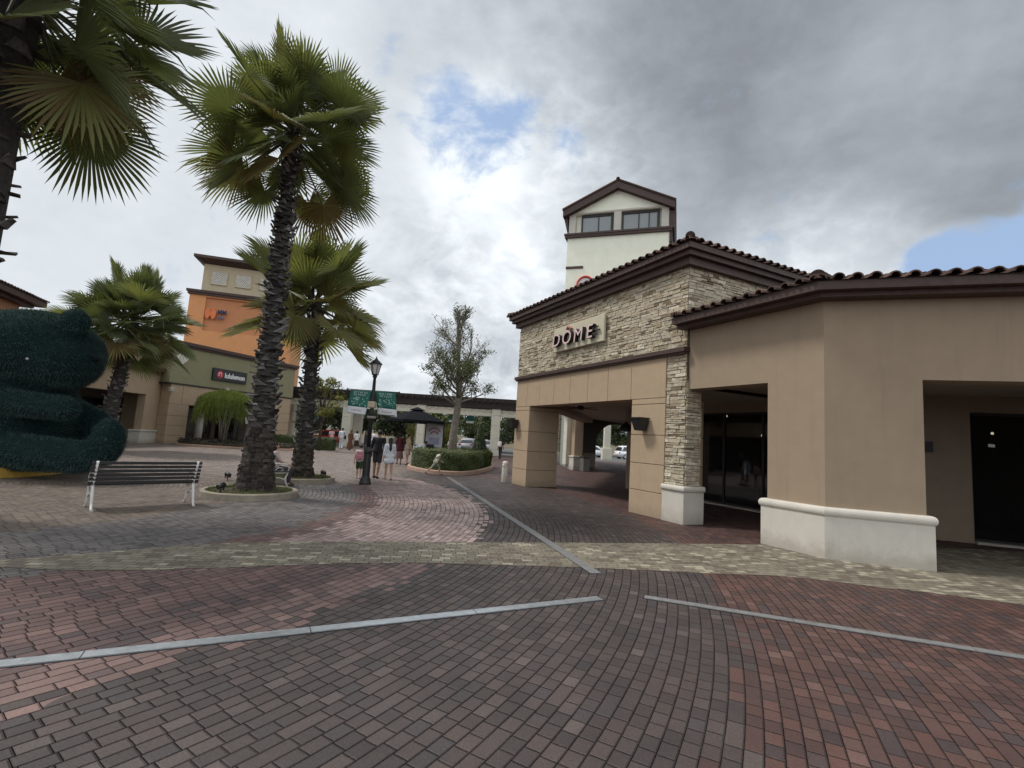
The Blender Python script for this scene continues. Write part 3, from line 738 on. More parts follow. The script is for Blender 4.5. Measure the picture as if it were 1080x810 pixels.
# ------------------------------------------------------------------ tan wing with the chamfered corner
S2 = math.sqrt(.5)
glass_m, tt, bb_ = newmat('dark_shop_glass')
bb_.inputs['Base Color'].default_value = (.012, .012, .013, 1); bb_.inputs['Roughness'].default_value = .04; bb_.inputs['Specular IOR Level'].default_value = 1.0
tr_ = tt.new('ShaderNodeBsdfTransparent'); tr_.inputs[0].default_value = (.35, .36, .36, 1)
mx_ = tt.new('ShaderNodeMixShader'); mx_.inputs[0].default_value = .38
tt.l.new(bb_.outputs[0], mx_.inputs[1]); tt.l.new(tr_.outputs[0], mx_.inputs[2]); tt.l.new(mx_.outputs[0], tt.n['Material Output'].inputs[0])
MT['shopglass'] = glass_m
def wing():
    root = thing('shop_wing', 'tan stucco shop wing with chamfered corner, white base and dark tiled eave', 'building', W(8.8, 5.35), RZ)
    def P(v, u): return (v - 8.8, u - 5.35)
    def ch(s, off=0):                       # a point s metres along the chamfer, off metres inwards
        return (8.8 + s * S2 + off * S2, 5.35 - s * S2 + off * S2)
    t = .45; ti = t * math.tan(RD(22.5))
    mb = MB()
    mb.prism([P(8.8, 6.45), P(8.8, 5.35), P(*ch(1.44)), P(*ch(1.44, t)), P(8.8 + t, 5.35 + ti), P(8.8 + t, 6.45)], .0, 3.10)
    mb.prism([P(*ch(4.6)), P(*ch(9)), P(*ch(9, t)), P(*ch(4.6, t))], 0, 3.098)
    mb.prism([P(8.8, 8.49), P(8.8, 5.35), P(*ch(9)), P(*ch(9, t)), P(8.8 + t, 5.35 + ti), P(8.8 + t, 8.49)], 3.10, 4.62)
    mb.build('wall', MT['wing'], root)
    # base moulding with a rolled top
    o = .075
    prof = [(-.01, .0), (o, .0), (o, .70), (o + .004, .705)] + [(.05 + .058 * math.sin(RD(a)), .785 - .078 * math.cos(RD(a))) for a in range(20, 181, 20)] + [(-.01, .863)]
    mb = MB(); mb.sweep(prof, [P(9.25, 6.46), P(8.8, 6.46), P(8.8, 5.35), P(*ch(1.45)), P(*ch(1.45, t))], side=-1 if P(8.8, 6.46)[1] < 0 else 1, smooth=False)
    mb.build('base_moulding', MT['white'], root)
    mb = MB(); mb.sweep(prof, [P(*ch(4.6, t)), P(*ch(4.59)), P(*ch(9))], side=1); mb.build('base_moulding', MT['white'], root)
    # soffit slab, stepped fascia, tiles
    def outl(o): return [P(8.8 - o, 8.62), P(8.8 - o, 5.35 - .414 * o), P(8.8 + 9 - o * S2, 5.35 - 9 - o * S2), P(22, -3.9), P(22, 8.44), P(8.70, 8.44), P(8.70, 8.62)]
    mb = MB(); mb.prism(outl(.30), 4.50, 4.585); mb.prism(outl(.46), 4.588, 4.74); mb.build('fascia', MT['brown'], root)
    mb = MB(); a, b, c = [P(8.8 - .5, 8.62), P(8.8 - .5, 5.35 - .207), P(17.8 - .5 * S2, -3.65 - .5 * S2)]
    pit = 11; tp = math.tan(RD(pit)); D = 5.0
    a2 = P(8.3 + D, 8.4); b2 = P(8.3 + D, 5.143 + D * .414); c2 = (c[0] + D * S2, c[1] + D * S2)
    a_ = P(8.705, 8.62)
    mb.add([(*a, 4.745), (*b, 4.745), (*b2, 4.745 + D * tp), (*P(8.3 + D, 8.46), 4.745 + D * tp), (*P(8.68, 8.46), 4.745 + .38 * tp), (*P(8.68, 8.62), 4.745 + .38 * tp)], [(0, 1, 2, 3, 4, 5)], .3)
    mb.add([(*b, 4.745), (*c, 4.745), (*c2, 4.745 + D * tp), (*b2, 4.745 + D * tp)], [(0, 1, 2, 3)], .3)
    rf = mb.build('roof', MT['tile'], root)
    tb = MB(); tiles(tb, b, P(8.3, 8.45), (1, 0), 4.75, pit, 1.3, 11, True, False); tiles(tb, P(8.3, 8.44), a, (1, 0), 4.75, pit, .3, 13, False, False)
    tiles(tb, b, c, (S2, S2), 4.75, pit, 1.3, 12, True, False)
    ridge_tiles(tb, (b[0], b[1], 4.80), (*b2, 4.9 + D * tp), 14, .13)
    tb.build('barrel_tiles', MT['tile'], rf)
    mb = MB(); mb.prism([P(9.26, 9.0), P(9.26, 5.56), P(*ch(9, .46)), P(*ch(9, 9)), P(20, 9.0)], 3.32, 3.42); mb.build('ceiling', MT['ceil'], root)
    # the shop front set back under the walkway
    inn = [P(13.24, 17.07), P(13.24, 6.73)]; 
    def ich(s, off=0): return (13.24 + s * S2 + off * S2, 6.73 - s * S2 + off * S2)
    w = .2; mb = MB()
    mb.box((*P(13.24, 12.7), 0), (*P(13.24 + w, 16.0), 3.2)); mb.box((*P(13.24, 8.5), 2.945), (*P(13.24 + w, 12.7), 3.32))
    mb.prism([P(13.24, 8.5), P(13.24, 6.73), P(*ich(1.745)), P(*ich(1.745, w)), P(13.24 + w, 6.73 + w * .414), P(13.24 + w, 8.5)], 0, 3.32)
    mb.prism([P(*ich(1.745)), P(*ich(8)), P(*ich(8, w)), P(*ich(1.745, w))], 2.945, 3.32)
    mb.prism([P(*ich(5.2)), P(*ich(8)), P(*ich(8, w)), P(*ich(5.2, w))], 0, 2.943)
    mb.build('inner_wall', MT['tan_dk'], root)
    def glazing(pa, pb, n, z1):
        a = Vector((*pa, 0)); b = Vector((*pb, 0)); d = (b - a).normalized(); L = (b - a).length; nn = Vector((-d.y, d.x, 0))
        if nn.x + nn.y < 0: nn = -nn
        g_ = MB(); g_.obox((a + b) / 2 + nn * .09 + Vector((0, 0, z1 / 2)), d * (L / 2 - .02), nn * .006, (0, 0, z1 / 2 - .03))
        f = MB()
        for k in range(n + 1):
            p = a + d * (L * k / n) + nn * .09; wd = .03
            f.obox(p + Vector((0, 0, z1 / 2)), d * wd, nn * .04, (0, 0, z1 / 2))
        f.obox((a + b) / 2 + nn * .09 + Vector((0, 0, z1 - .03)), d * (L / 2 - .031), nn * .04, (0, 0, .03)); f.obox((a + b) / 2 + nn * .09 + Vector((0, 0, .05)), d * (L / 2 - .031), nn * .039, (0, 0, .05))
        w_ = g_.build('shop_window', MT['shopglass'], root); f.build('frame', MT['frame'], w_)
        h_ = MB(); q = a + d * (L * .47) + nn * .02; h_.tube([q + Vector((0, 0, .85)), q + Vector((0, 0, 1.35))], .014, 8); h_.build('handle', MT['steel'], w_)
        s_ = MB(); s_.obox((a + b) / 2 - nn * .04 + Vector((0, 0, .025)), d * (L / 2), nn * .08, (0, 0, .025)); s_.build('sill', MT['white'], w_)
    glazing(P(13.24, 8.5), P(13.24, 12.7), 3, 2.943); glazing(P(*ich(1.75)), P(*ich(5.2)), 2, 2.943)
    # rooms behind the glass
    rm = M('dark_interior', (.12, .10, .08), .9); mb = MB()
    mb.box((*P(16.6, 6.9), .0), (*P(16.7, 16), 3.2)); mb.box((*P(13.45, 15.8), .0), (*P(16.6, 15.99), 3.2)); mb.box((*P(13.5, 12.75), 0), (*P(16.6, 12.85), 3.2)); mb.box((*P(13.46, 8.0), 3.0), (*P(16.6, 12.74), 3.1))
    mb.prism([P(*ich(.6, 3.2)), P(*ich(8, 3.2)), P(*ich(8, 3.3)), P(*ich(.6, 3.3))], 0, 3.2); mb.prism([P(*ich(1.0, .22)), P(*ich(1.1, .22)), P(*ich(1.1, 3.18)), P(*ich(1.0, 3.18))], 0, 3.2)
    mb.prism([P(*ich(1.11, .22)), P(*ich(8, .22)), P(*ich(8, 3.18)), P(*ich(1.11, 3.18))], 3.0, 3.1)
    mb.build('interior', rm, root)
    mb = MB()
    cm_ = M('counter_front', (.10, .09, .08), .5)
    for k in range(3):
        mb = MB(); mb.box((*P(14.6, 8.9 + k * 1.25), 0), (*P(15.2, 9.9 + k * 1.25), .95)); mb.build('counter', cm_, root)
    for k in range(3):
        mb = MB(); mb.prism([P(*ich(2.2 + k * 1.0, 1.6)), P(*ich(3.0 + k * 1.0, 1.6)), P(*ich(3.0 + k * 1.0, 2.1)), P(*ich(2.2 + k * 1.0, 2.1))], 0, 1.1); mb.build('counter', cm_, root)
    bl = M('warm_bulb', (1, .8, .5), .5, emit=((1, .86, .62), 14.0))
    for v, u, z in ((14.2, 9.4, 2.3), (14.6, 10.9, 2.3), (15.4, 10.1, 2.2), (14.0, 11.8, 2.9), (14.0, 10.2, 2.9)):
        mb = MB(); p = P(v, u); mb.ell((p[0], p[1], z), (.035, .035, .035), 10, 8); lamp = mb.build('lamp_bulb', bl, root)
        c = MB(); c.tube([(p[0], p[1], z + .03), (p[0], p[1], 2.99)], .006, 5); c.build('cord', MT['black'], lamp)
    for s_, o_, z in ((2.3, 1.3, 2.5), (3.2, 2.2, 2.6), (4.2, 1.2, 2.5)):  # unseen bulbs, added to light the right-hand room behind the glass
        q = ich(s_, o_); p = P(*q); mb = MB(); mb.ell((p[0], p[1], z), (.035, .035, .035), 10, 8); lamp = mb.build('lamp_bulb', bl, root); c = MB(); c.tube([(p[0], p[1], z + .03), (p[0], p[1], 2.99)], .006, 5); c.build('cord', MT['black'], lamp)
    for s_, o_, z in ((2.6, 1.0, 2.2), (3.5, 1.4, 2.35)):
        q = ich(s_, o_); p = P(*q); mb = MB(); mb.box((p[0] - .12, p[1] - .02, z), (p[0] + .12, p[1] + .02, z + .07)); mb.build('light_strip', M('dim_strip', (1, .95, .85), .5, emit=((1, .95, .85), 3.0)), root)
    # small dark box on the inner wall
    q = ich(.9, -.05); p = P(*q); mb = MB(); d = Vector((S2, -S2, 0)); n = Vector((S2, S2, 0))
    mb.obox((p[0], p[1], 2.1), d * .10, n * .045, (0, 0, .12)); mb.build('switch_box', MT['black'], root)
wing()

# ------------------------------------------------------------------ tower
def tower():
    c = Vector((6.11, 30.0)); n3 = (D1 + D2).normalized(); tv = Vector((n3.y, -n3.x))
    root = thing('tower', 'tall cream tower with gabled tiled roof and a band of windows behind the cafe', 'tower', (c.x, c.y, 0), math.atan2(tv.y, tv.x))
    # local x along the front to the right, y away from the viewer
    x0, x1, dp = -3.24, 3.09, 6.4
    mb = MB(); mb.box((x0, 0, 3.62), (x1, dp, 14.85)); 
    mb.box((x0, .25, 15.13), (x1, dp, 16.42))
    mb.add([(x0, 0, 16.42), (x1, 0, 16.42), (-.08, 0, 17.95), (x0, dp, 16.42), (x1, dp, 16.42), (-.08, dp, 17.95)], [(0, 1, 2), (5, 4, 3), (0, 3, 4, 1), (1, 4, 5, 2), (2, 5, 3, 0)])
    mb.build('wall', MT['cream'], root)
    mb = MB(); mb.box((x0 - .16, -.16, 14.853), (x1 + .16, dp + .1, 15.0)); mb.box((x0 - .2, -.2, 15.002), (x1 + .2, dp + .14, 15.125)); mb.build('band', MT['brown'], root)
    for a, b in ((x0 + .05, x0 + .5), (-.30, .16), (x1 - .48, x1 - .04)):
        mb = MB(); mb.bbox((a, -.04, 15.127), (b, .24, 16.44), .02); mb.build('pilaster', MT['white'], root)
    mb = MB(); mb.box((x0, -.05, 16.445), (x1, .2, 16.55)); mb.build('lintel', MT['white'], root)
    for a, b, ms in ((-2.40, -.34, (.54,)), (.20, 2.50, (.45, .72))):
        g_ = MB(); g_.box((a, .19, 15.15), (b, .2, 16.4)); w_ = g_.build('window', MT['glass_pale'], root)
        f = MB(); f.box((a, .12, 15.13), (a + .09, .185, 16.42)); f.box((b - .16, .12, 15.13), (b, .185, 16.42)); f.box((a + .09, .125, 16.26), (b - .16, .185, 16.42)); f.box((a + .09, .125, 15.13), (b - .16, .185, 15.2))
        for m_ in ms: xx = a + (b - a) * m_; f.box((xx - .03, .13, 15.2), (xx + .03, .184, 16.26))
        f.build('frame', MT['frame'], w_)
    # gable roof with deep brown barge boards
    mb = MB(); e = .42; h0, h1 = 16.60, 18.25; xm = -.08; th = .42
    for sx, xe in ((-1, x0 - .30), (1, x1 + .30)):
        for yy0, yy1, dz, ex in ((-.40, -.22, 0, 0), (-.215, dp + .3, -.0, 0)):
            vs = [(xe, yy0, h0), (xm, yy0, h1), (xm, yy0, h1 - th), (xe, yy0, h0 - th), (xe, yy1, h0), (xm, yy1, h1), (xm, yy1, h1 - th * .95), (xe, yy1, h0 - th * .95)]
            mb.add(vs, [(0, 1, 2, 3), (7, 6, 5, 4), (0, 4, 5, 1), (1, 5, 6, 2), (2, 6, 7, 3), (3, 7, 4, 0)])
    mb.box((x1 + .001, -.3, 15.13), (x1 + .36, dp + .2, 16.25)) if False else None
    mb.build('barge_board', MT['brown'], root)
    # brown side panels below the eaves, as on the right-hand side
    mb = MB(); mb.box((x1 + .004, -.06, 14.2), (x1 + .17, dp, 14.852)); mb.build('side_panel', MT['brown'], root)
    mb = MB(); mb.box((x1 + .004, -.02, 15.127), (x1 + .30, dp, 16.2)); mb.build('side_panel', MT['brown'], root)
    mb = MB(); mb.add([(x0 - .28, -.1, 16.2), (x0 - .02, -.1, 16.2), (x0 - .02, -.1, 15.2), (x0 - .28, dp, 16.2), (x0 - .02, dp, 16.2), (x0 - .02, dp, 15.2)], [(0, 2, 1), (3, 4, 5), (0, 3, 5, 2), (1, 2, 5, 4), (0, 1, 4, 3)]); mb.build('side_panel', MT['brown'], root)
    mb = MB(); tp = math.degrees(math.atan2(h1 - h0, x1 + .3 - xm))
    for xe, inx in ((x0 - .34, 1), (x1 + .34, -1)):
        ln = abs(xm - xe); y = -.38
        vs = [(xe, -.44, h0 + .0), (xm, -.44, h1 + .03), (xm, dp + .3, h1 + .03), (xe, dp + .3, h0 + .0)]
        vs2 = [(a, b, z + .07) for a, b, z in vs]
        mb.add(vs + vs2, [(0, 1, 2, 3), (7, 6, 5, 4), (0, 4, 5, 1), (1, 5, 6, 2), (2, 6, 7, 3), (3, 7, 4, 0)], .3)
        while y < dp: mb.tube([(xe, y, h0 + .08), (xm, y, h1 + .10)], .085, 6, random.random(), 0, False); y += .27
    ridge_tiles(mb, (xm, -.5, h1 + .12), (xm, dp + .3, h1 + .12), 3, .12)
    mb.build('roof', MT['tile'], root)
    mb = MB(); mb.box((x0 - .02, -.05, 12.79), (x0 + 1.1, -.001, 12.95)); mb.build('ledge_strip', MT['brown'], root)
    # round red sign on the wall
    s = thing('round_sign', 'round red ring sign on the tower wall just above the cafe eave', 'sign', (c.x + tv.x * -1.95 - n3.x * .02, c.y + tv.y * -1.95 - n3.y * .02, 11.72), math.atan2(tv.y, tv.x))
    red = M('red_sign', (.50, .035, .03), .45); ring = MB(); pts = [(.50 * math.cos(a * PI / 16), -.06, .50 * math.sin(a * PI / 16)) for a in range(33)]
    ring.tube(pts, .065, 8); ring.build('ring', red, s)
    mb = MB(); mb.tube([(-.12, -.05, -.2), (.14, -.05, -.05), (-.1, -.05, .1), (.15, -.05, .22)], .045, 6); mb.build('emblem', red, s)
    mb = MB(); bm = bmesh.new(); bmesh.ops.create_circle(bm, cap_ends=True, radius=.47, segments=32); mb.frombm(bm, .5, 0, False, Matrix.Translation((0, -.012, 0)) @ Matrix.Rotation(PI / 2, 4, 'X')); mb.build('disc', M('sign_white', (.7, .68, .66), .5), s)
tower()

# ------------------------------------------------------------------ buildings on the left
def left_tan():
    # right-hand face is the plane x = -23.2, running along y
    root = thing('shop_building', 'low tan shop building with brown tiled eave behind the palm on the left', 'building', (-23.2, 26, 0))
    def b(mb, x0, x1, y0, y1, z0, z1): mb.box((x0 + 23.2, y0 - 26, z0), (x1 + 23.2, y1 - 26, z1))
    mb = MB(); b(mb, -23.7, -23.2, 31.55, 33.32, 0, 3.078); b(mb, -23.7, -23.2, 9, 33.32, 3.08, 4.5); b(mb, -23.7, -23.2, 18.2, 19.6, 0, 3.078); b(mb, -34, -23.71, 33.0, 33.3, 0, 4.5)
    mb.build('wall', M('pinkish_tan_stucco', (.40, .30, .20), .85, .05, 2, .2, 100), root)
    mb = MB(); b(mb, -25.9, -25.7, 9, 33, 0, 3.3); b(mb, -25.69, -23.71, 9, 33, 3.31, 3.4); mb.build('inner_wall', M('brown_plaster', (.10, .075, .06), .9), root)
    for y0 in (24.2, 27.0, 29.6):
        mb = MB(); b(mb, -25.69, -25.64, y0, y0 + 1.6, .05, 2.6); w = mb.build('shop_window', MT['shopglass'], root)
        f = MB(); b(f, -25.68, -25.6, y0 - .08, y0 - .001, 0, 2.7); b(f, -25.68, -25.6, y0 + 1.601, y0 + 1.68, 0, 2.7); b(f, -25.68, -25.6, y0, y0 + 1.6, 2.601, 2.7); f.build('frame', MT['frame'], w)
    mb = MB(); mb.bbox((-.6, 31.30 - 26, 0), (.12, 33.9 - 26, .72), .01); mb.bbox((-.62, 31.26 - 26, .722), (.17, 33.95 - 26, .84), .02); mb.build('plinth', MT['white'], root)
    mb = MB(); b(mb, -34, -22.95, 8.6, 33.42, 4.502, 4.62); b(mb, -34, -22.8, 8.5, 33.5, 4.623, 4.80); mb.build('fascia', M('red_brown_paint', (.10, .05, .042), .6, .15, 5), root)
    mb = MB(); tp = math.tan(RD(15)); x0 = .45
    mb.add([(x0, -18, 4.81), (x0, 7.55, 4.81), (-3.2, 7.55, 4.81 + 3.65 * tp), (-3.2, -18, 4.81 + 3.65 * tp)], [(0, 1, 2, 3)], .3); rf = mb.build('roof', MT['tile'], root)
    tb = MB(); tiles(tb, (x0, -3), (x0, 7.5), (-1, 0), 4.81, 15, 3.6, 21, False, False); tb.build('barrel_tiles', MA('red_roof_tile', [(0, (.06, .03, .024)), (.5, (.125, .06, .045)), (1, (.2, .105, .08))], .8, .3, 9), rf)
    mb = MB(); mb.box((.01, 33.0 - 26, .85), (.16, 33.16 - 26, 4.5)); mb.build('downpipe', M('brown_pipe', (.12, .085, .06), .5), root)
left_tan()
def far_left():
    h = -.36; d = Vector((math.sin(h), math.cos(h)))
    root = thing('terracotta_building', 'terracotta walled building with brown eave rising over the bear at the far left edge', 'building', (-25.9, 26.9, 0), -h)
    mb = MB(); mb.box((-8, -18, 4.9), (-.75, -.9, 7.1)); mb.box((-8, -18, 0), (-3.4, -.9, 4.9)); mb.build('wall', MT['terracotta'], root)
    mb = MB(); mb.box((-8, -18, 7.1), (-.35, -.45, 7.26)); mb.box((-8, -18, 7.263), (0, 0, 7.55)); mb.build('fascia', MT['brown'], root)
    mb = MB(); tp = math.tan(RD(15)); mb.add([(.05, -18, 7.56), (.05, .05, 7.56), (-4, -4, 7.56 + 4 * tp), (-4, -18, 7.56 + 4 * tp), (-8, .05, 7.56)], [(0, 1, 2, 3), (1, 4, 2)], .3); rf = mb.build('roof', MT['tile'], root)
    tb = MB(); tiles(tb, (.05, -12), (.05, .05), (-1, 0), 7.565, 15, 2, 31, False, True); tb.build('barrel_tiles', MT['tile'], rf)
far_left()
def left_shop():
    h = RD(19); root = thing('olive_shop_building', 'olive and tan shop building with dark cornice and orange tower block above', 'building', (-22.2, 32.84, 0), -h)
    # local y runs along the facade (away), x is out of the facade to the right
    def b(mb, x0, x1, t0, t1, z0, z1, **k): mb.box((x0, t0, z0), (x1, t1, z1), **k)
    mb = MB(); b(mb, -8, 0, -.55, 10.4, 4.02, 6.46); mb.build('upper_wall', MT['olive'], root)
    mb = MB(); b(mb, -8, .06, -.62, 10.46, 3.93, 4.018); mb.build('trim_band', MT['frame'], root)
    mb = MB(); b(mb, -8, .12, -.66, 10.5, 6.462, 6.6); b(mb, -8, .24, -.78, 10.6, 6.602, 6.82); mb.build('cornice', MT['brown'], root)
    # panelled ground floor
    def col(t0, t1):
        mb = MB(); jb = MB(); z = 0
        for zz in (.55, 1.2, 1.85, 2.62): mb.bbox((-.9, t0, z + .008), (-.02, t1, zz - .008), .008); z = zz
        b(jb, -.88, -.04, t0 + .02, t1 - .02, 0, 2.60); c = mb.build('column', MT['tan'], root); jb.build('joint', MT['joint'], c)
    col(-.36, 1.06); col(9.0, 10.3)
    mb = MB(); jb = MB()
    ts = [-.36, .5, 1.6, 2.75, 3.9, 5.05, 6.2, 7.35, 8.5, 10.3]
    for a, c in zip(ts, ts[1:]): mb.bbox((-.9, a + .007, 2.625), (-.02, c - .007, 3.925), .008)
    b(jb, -.88, -.04, -.34, 10.28, 2.63, 3.92); l = mb.build('lintel', MT['tan'], root); jb.build('joint', MT['joint'], l)
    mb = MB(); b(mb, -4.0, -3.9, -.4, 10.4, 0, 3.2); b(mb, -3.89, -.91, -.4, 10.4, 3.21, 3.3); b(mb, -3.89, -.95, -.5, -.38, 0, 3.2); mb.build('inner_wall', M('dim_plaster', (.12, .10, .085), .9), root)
    for t0 in (1.4, 4.0, 6.6):
        mb = MB(); b(mb, -3.88, -3.84, t0, t0 + 2.2, .05, 2.6); mb.build('shop_window', MT['shopglass'], root)
    mb = MB(); mb.lathe([(.28, .01), (.28, 2.61)], 18, c=(-1.3, 3.0), smooth=True); mb.build('round_column', MT['white'], root)
    # orange block set back above
    g = Vector((math.sin(RD(73.5)), math.cos(RD(73.5)))); p0 = Vector((-29.87, 44.0)); SC = 1.257
    ob = thing('orange_block', 'tall orange stucco block with recessed sign panel and beige clerestory above the olive shop', 'building', (p0.x, p0.y, -.437), math.atan2(g.y, g.x)); ob.scale = (SC, SC, SC)
    mb = MB()                           # front face is local y=0, x to the right
    fr = .14
    mb.box((.12, fr, .36), (7.2, 6, 10.70)); mb.box((.12, 0, .36), (1.18, fr, 10.70)); mb.box((1.18, 0, 10.58), (5.2, fr, 10.70)); mb.box((5.2, 0, 5.5), (7.2, fr, 10.70)); mb.box((1.18, 0, 5.5), (5.2, fr, 8.12))
    mb.build('wall', MT['orange'], ob)
    mb = MB(); mb.box((1.182, fr - .004, 8.122), (5.198, fr - .001, 10.578)); mb.build('sign_panel', MT['orange_dk'], ob)
    mb = MB(); mb.box((.0, -.14, 10.702), (7.3, 6.1, 10.86)); mb.box((-.08, -.22, 10.862), (7.4, 6.2, 11.04)); mb.build('cornice', MT['brown'], ob)
    mb = MB(); mb.box((.74, .2, 11.042), (7.2, 6, 13.1)); mb.build('clerestory_wall', MT['beige'], ob)
    for x in (1.33, 2.95, 4.57):
        mb = MB(); mb.box((x, .14, 11.68), (x + .98, .199, 12.58)); w = mb.build('lattice_window', MT['lattice'], ob)
        f = MB()
        for k in range(-5, 6):
            a = Vector((x + .49 + k * .17, .13, 12.13))
            for sg in (1, -1):
                # clipped diagonal bars
                lo = -min(.45, .49 - 0); pts = []
                for s_ in (-.45, .45):
                    pts.append(s_)
                x0, x1 = a.x - .45 * sg, a.x + .45 * sg
                def clip(xx): return max(x + .02, min(x + .96, xx))
                z0 = 12.13 + (clip(x0) - a.x) * sg; z1 = 12.13 + (clip(x1) - a.x) * sg
                if abs(clip(x0) - clip(x1)) < .05: continue
                f.tube([(clip(x0), .13, z0), (clip(x1), .13, z1)], .014, 4, smooth=False)
        f.build('lattice', M('grey_lattice_bar', (.38, .37, .33), .8), w)
        f = MB(); f.box((x - .06, .12, 11.62), (x - .001, .198, 12.64)); f.box((x + .981, .12, 11.62), (x + 1.04, .198, 12.64)); f.box((x, .12, 12.581), (x + .98, .198, 12.64)); f.box((x, .12, 11.62), (x + .98, .198, 11.679)); f.build('frame', MT['beige'], w)
    mb = MB(); mb.add([(.74, .2, 13.1), (7.2, .2, 13.1), (7.2, 6, 13.1), (.74, 6, 13.1), (.22, -.5, 13.36), (7.6, -.5, 13.36), (7.6, 6.5, 13.36), (.22, 6.5, 13.36)], [(0, 1, 5, 4), (1, 2, 6, 5), (2, 3, 7, 6), (3, 0, 4, 7)]); mb.box((.2, -.52, 13.362), (7.62, 6.5, 13.56)); mb.build('roof', MT['brown'], ob)
    sg = thing('orange_sign', 'two orange leaf shapes and dark blue letters in the recess of the orange block', 'sign', (p0.x + g.x * 1.6 * SC, p0.y + g.y * 1.6 * SC, 9.4 * SC - .437), math.atan2(g.y, g.x)); sg.scale = (SC, SC, SC)
    for k in (-.19, .19):
        mb = MB(); vs = []
        for a in range(20):
            an = 2 * PI * a / 20; vs.append((k + .19 * math.cos(an) * (1 if math.cos(an) * k < 0 else .9), -.10, .41 * math.sin(an) * (1 - .12 * abs(math.cos(an)))))
        vs2 = [(p[0], .0, p[2]) for p in vs]
        mb.add(vs + vs2, [list(range(20)), list(range(39, 19, -1))] + [(i, (i + 1) % 20, 20 + (i + 1) % 20, 20 + i) for i in range(20)]); mb.build('leaf_emblem', M('bright_orange', (.66, .17, .05), .5), sg)
    for tx, x_, z_, sz, col in (('MM', .46, .02, .46, (.02, .03, .09)), ('ww', .48, -.34, .36, (.10, .12, .20))):
        me = textmesh(tx, sz, .04, sx=.8, bold=.01); me.transform(Matrix.Translation((x_, -.07, z_)) @ Matrix.Rotation(PI / 2, 4, 'X'))
        meshobj('letter', me, M('navy_letters', col, .5), sg)
        for p in me.polygons: p.use_smooth = False
    # black sign with white lettering
    def fw(x, t, z): p = Vector((-22.2, 32.84)) + Vector((math.cos(h), -math.sin(h))) * x + Vector((math.sin(h), math.cos(h))) * t; return (p.x, p.y, z)
    s = thing('shop_sign', 'black sign box with red emblem and white lettering on the olive wall', 'sign', fw(0.005, 3.88, 4.6), -h + PI / 2)
    # local x along the facade, -y out of the wall
    mb = MB(); mb.bbox((-1.44, -.16, -.02), (1.46, -.0, .84), .02); mb.build('sign_box', MT['black'], s)
    me = textmesh('lululemon', .52, .012, sx=.86, bold=.010); me.transform(Matrix.Translation((-.52, -.175, .22)) @ Matrix.Rotation(PI / 2, 4, 'X')); meshobj('letter', me, M('white_letters', (.8, .8, .78), .5), s)
    for p in me.polygons: p.use_smooth = False
    mb = MB(); bm = bmesh.new(); bmesh.ops.create_circle(bm, cap_ends=True, radius=.27, segments=28); mb.frombm(bm, .5, 0, False, Matrix.Translation((-.90, -.170, .41)) @ Matrix.Rotation(PI / 2, 4, 'X')); mb.build('emblem_disc', M('red_emblem', (.45, .03, .05), .5), s)
    mb = MB(); mb.tube([(-1.06, -.18, .30), (-.98, -.18, .33), (-1.02, -.18, .46), (-.90, -.18, .57), (-.78, -.18, .46), (-.82, -.18, .33), (-.74, -.18, .30)], .028, 6); mb.build('emblem', M('white_emblem', (.8, .78, .76), .5), s)
    d = thing('diamond_tile', 'white diamond shaped lattice tile on the olive wall beside the palm', 'wall ornament', fw(.01, .16, 5.76), -h + PI / 2)
    mb = MB(); k = .46; mb.add([(-k, -.06, 0), (0, -.06, -k), (k, -.06, 0), (0, -.06, k), (-k, 0, 0), (0, 0, -k), (k, 0, 0), (0, 0, k)], [(0, 1, 2, 3), (7, 6, 5, 4), (0, 4, 5, 1), (1, 5, 6, 2), (2, 6, 7, 3), (3, 7, 4, 0)]); mb.build('tile', MT['lattice'], d)
    mb = MB(); k = .3
    for i in range(4):
        a = i * PI / 2; p = Vector((k * math.cos(a), -.065, k * math.sin(a))); q = Vector((k * math.cos(a + PI / 2), -.065, k * math.sin(a + PI / 2))); mb.tube([p, q], .022, 4, smooth=False)
    mb.tube([(-.15, -.065, 0), (.15, -.065, 0)], .02, 4); mb.tube([(0, -.065, -.15), (0, -.065, .15)], .02, 4); mb.build('lattice', M('grey_lattice', (.4, .39, .35), .8), d)
    for t_, z in ((-.44, 3.55), (3.7, 3.98)):
        lp = thing('wall_floodlight', 'small white floodlight at the corner of the olive shop' if t_ < 0 else 'small white floodlight on the band under the black sign', 'lamp', fw(.03, t_, z), -h, 'white floodlights on the olive shop')
        mb = MB(); mb.bbox((.02, -.14, -.14), (.24, .14, .14), .02); mb.build('housing', MT['white'], lp); mb = MB(); mb.box((-.03, -.03, -.03), (.019, .03, .03)); mb.build('bracket', MT['black'], lp)
left_shop()

